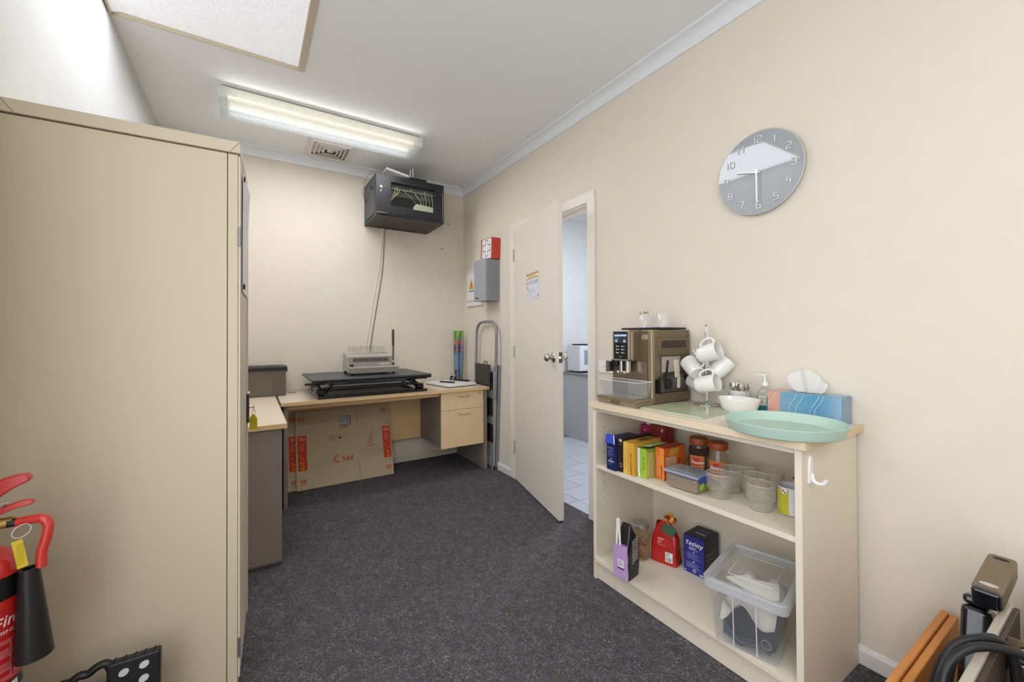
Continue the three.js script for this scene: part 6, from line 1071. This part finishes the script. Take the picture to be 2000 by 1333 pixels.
// ---------------------------------------------------------------- equipment stored on edge beside the bookcase
{
  const wm = std(0xffffff, 0.45, { map: woodTex(0xd9924a, 0xc27a36, true, 0.5) });
  const bd = (z, y, x0, label) => {
    const w = thing('wooden_board', label, 'board', [0, 0.001, z]); w.rotation.x = -0.05;
    part('panel', slab(x0, 1.815, 0, y, -0.009, 0.009, 0.003), wm, w);
    part('end_cap', slab(x0 - 0.004, x0 - 0.0003, 0.003, y - 0.002, -0.0085, 0.0085, 0.001), std(0xb9773a, 0.5), w);
  };
  bd(-0.345, 0.322, 1.3, 'orange timber board standing on edge nearest the bookcase');
  bd(-0.325, 0.318, 1.28, 'orange timber board standing on edge next to the black column');
  // black column with a bronze grey head
  const c = thing('pedestal_unit', 'glossy black column with bronze grey swivel head by the wall', 'equipment', [1.425, 0.002, -0.256]);
  const L = (g) => tf(g, [0, 0, 0], [0, 0, -0.26]);
  part('column', L(rbox(0.075, 0.485, 0.056, 0.016, 0.05, 0.256, 0)), M.blackGloss, c);
  part('collar', L(rbox(0.07, 0.024, 0.05, 0.01, 0.05, 0.511, 0)), M.blackGloss, c);
  const hd = part('head', tf(extrude(roundRect(0.2, 0.044, 0.01, 0, 0), 0.038, 0.004).rotateX(-Math.PI / 2), [0.185, 0.526, 0.028], [0, 0, 0.1]), std(0x7d6d55, 0.4, { metalness: 0.4 }), c);
  part('head_nose', tf(rbox(0.026, 0.044, 0.05, 0.008), [0.084, 0.536, 0.028], [0, 0, 0.1]), M.blackGloss, c);
  part('neck', tf(rbox(0.05, 0.02, 0.04, 0.006), [0.17, 0.515, 0.012], [0, 0, -0.1]), M.blackGloss, c);
  part('oval_button', tf(cyl(0.014, 0.014, 0.003, 0, 0, 0, 24), [0.262, 0.5745, 0.028], [0, 0, 0.1], [0.6, 1, 1.1]), M.dark, hd);
  part('oval_lens', tf(cyl(0.015, 0.015, 0.003, 0, 0, 0, 24), [0.107, 0.559, 0.028], [0, 0, 0.1], [0.5, 1, 1.1]), M.chrome, hd);
  part('foot', slab(-0.03, 0.13, 0, 0.012, -0.026, 0.026, 0.004), M.blackPlastic, c);
  // thin grey framed panel on edge
  const p = thing('grey_panel', 'thin panel with pale grey edge standing on end', 'panel', [0, 0.001, -0.206]);
  part('edge_frame', slab(1.15, 1.6, 0, 0.505, -0.008, 0.008, 0.003), std(0xb8b0a2, 0.4), p);
  part('dark_face', slab(1.17, 1.605, 0.02, 0.497, 0.0085, 0.018, 0.002), std(0x4a4036, 0.5), p);
  part('catch', slab(1.42, 1.45, 0.43, 0.455, 0.0185, 0.0235, 0.002), M.dark, p);
  // perforated metal stand, parallel to the wall
  const s = thing('perforated_stand', 'perforated bronze metal stand with oval louvre holes', 'metal stand', [1.42, 0.001, -0.184], FACE);
  const SW = 0.33, sh = shapeOf([[0, 0], [SW, 0], [SW, 0.507], [0, 0.507]]), sm = std(0x8d7c64, 0.35, { metalness: 0.55 });
  const holes = [];
  for (let i = 0; i < 11; i++) for (let j = 0; j < 14; j++) { if (j > 8 && j < 12 && i < 6) continue; holes.push([0.022 + i * 0.0285 + (j % 2) * 0.004, 0.02 + j * 0.0362]); }
  for (const [x, y] of holes) { const h = new THREE.Path(); h.absellipse(x, y, 0.009, 0.005, 0, Math.PI * 2, true, -0.3); sh.holes.push(h); }
  part('sheet', extrude(sh, 0.002, 0, 6), sm, s);
  part('louvres', holes.map(([x, y]) => tf(new THREE.SphereGeometry(0.0094, 10, 6, 0, Math.PI * 2, 0, Math.PI / 2), [x, y - 0.002, 0.001], [Math.PI / 2 - 0.35, 0, -0.3], [1, 0.55, 0.42])), std(0xa3947c, 0.3, { metalness: 0.6 }), s);
  part('raised_emblem', tf(new THREE.TorusGeometry(0.028, 0.003, 8, 30), [0.07, 0.385, 0.003], [0, 0, -0.3], [1.5, 0.6, 1]), std(0xa3947c, 0.3, { metalness: 0.6 }), s);
  part('backing', slab(0.004, SW - 0.004, 0.005, 0.5, -0.012, -0.01, 0), std(0x3c342a, 0.6), s);
  // vented grey unit between it and the wall
  const v = thing('vented_unit', 'grey plastic unit with rows of cooling slots by the wall', 'equipment', [1.72, 0.001, -0.175], FACE);
  const ub = part('case', rbox(0.3, 0.5, 0.1, 0.014, 0.15, 0.251, 0), std(0x8f836f, 0.5), v);
  for (let i = 0; i < 16; i++) part('cooling_slot', slab(0.06 + i * 0.013, 0.067 + i * 0.013, 0.28, 0.45, 0.0503, 0.0512, 0), M.dark, ub);
  // black cables looped over everything
  const cab = (pts, r, label) => solo('power_cable', label, 'cable', tube(pts, r, 60, 10), M.blackPlastic);
  cab([[1.24, 0.01, -0.285], [1.24, 0.2, -0.28], [1.26, 0.4, -0.27], [1.28, 0.475, -0.255], [1.3, 0.51, -0.236], [1.325, 0.523, -0.212], [1.355, 0.52, -0.19], [1.375, 0.5, -0.176], [1.38, 0.36, -0.165], [1.37, 0.012, -0.16]], 0.0085, 'thick black cable arching over the pale edged panel');
  cab([[1.28, 0.01, -0.262], [1.28, 0.2, -0.258], [1.3, 0.42, -0.252], [1.32, 0.49, -0.238], [1.345, 0.517, -0.216], [1.372, 0.517, -0.196], [1.393, 0.49, -0.176], [1.397, 0.3, -0.15], [1.395, 0.01, -0.14]], 0.0055, 'thin black cable arching beside the thick one');
  cab([[1.1, 0.01, -0.24], [1.12, 0.25, -0.242], [1.19, 0.43, -0.245], [1.225, 0.495, -0.238], [1.265, 0.526, -0.214], [1.31, 0.53, -0.172], [1.345, 0.512, -0.13], [1.37, 0.49, -0.08], [1.385, 0.46, -0.02], [1.385, 0.012, 0.0]], 0.0085, 'black cable looping across the perforated stand');
  cab([[1.18, 0.01, -0.17], [1.2, 0.3, -0.168], [1.24, 0.43, -0.16], [1.3, 0.475, -0.135], [1.35, 0.472, -0.1], [1.38, 0.45, -0.06], [1.395, 0.01, -0.04]], 0.0055, 'thin black cable hanging in front of the perforated stand');
}
scene.traverse((o) => { if (o.isMesh) { o.castShadow = true; o.receiveShadow = true; } });
renderer.render(scene, camera);
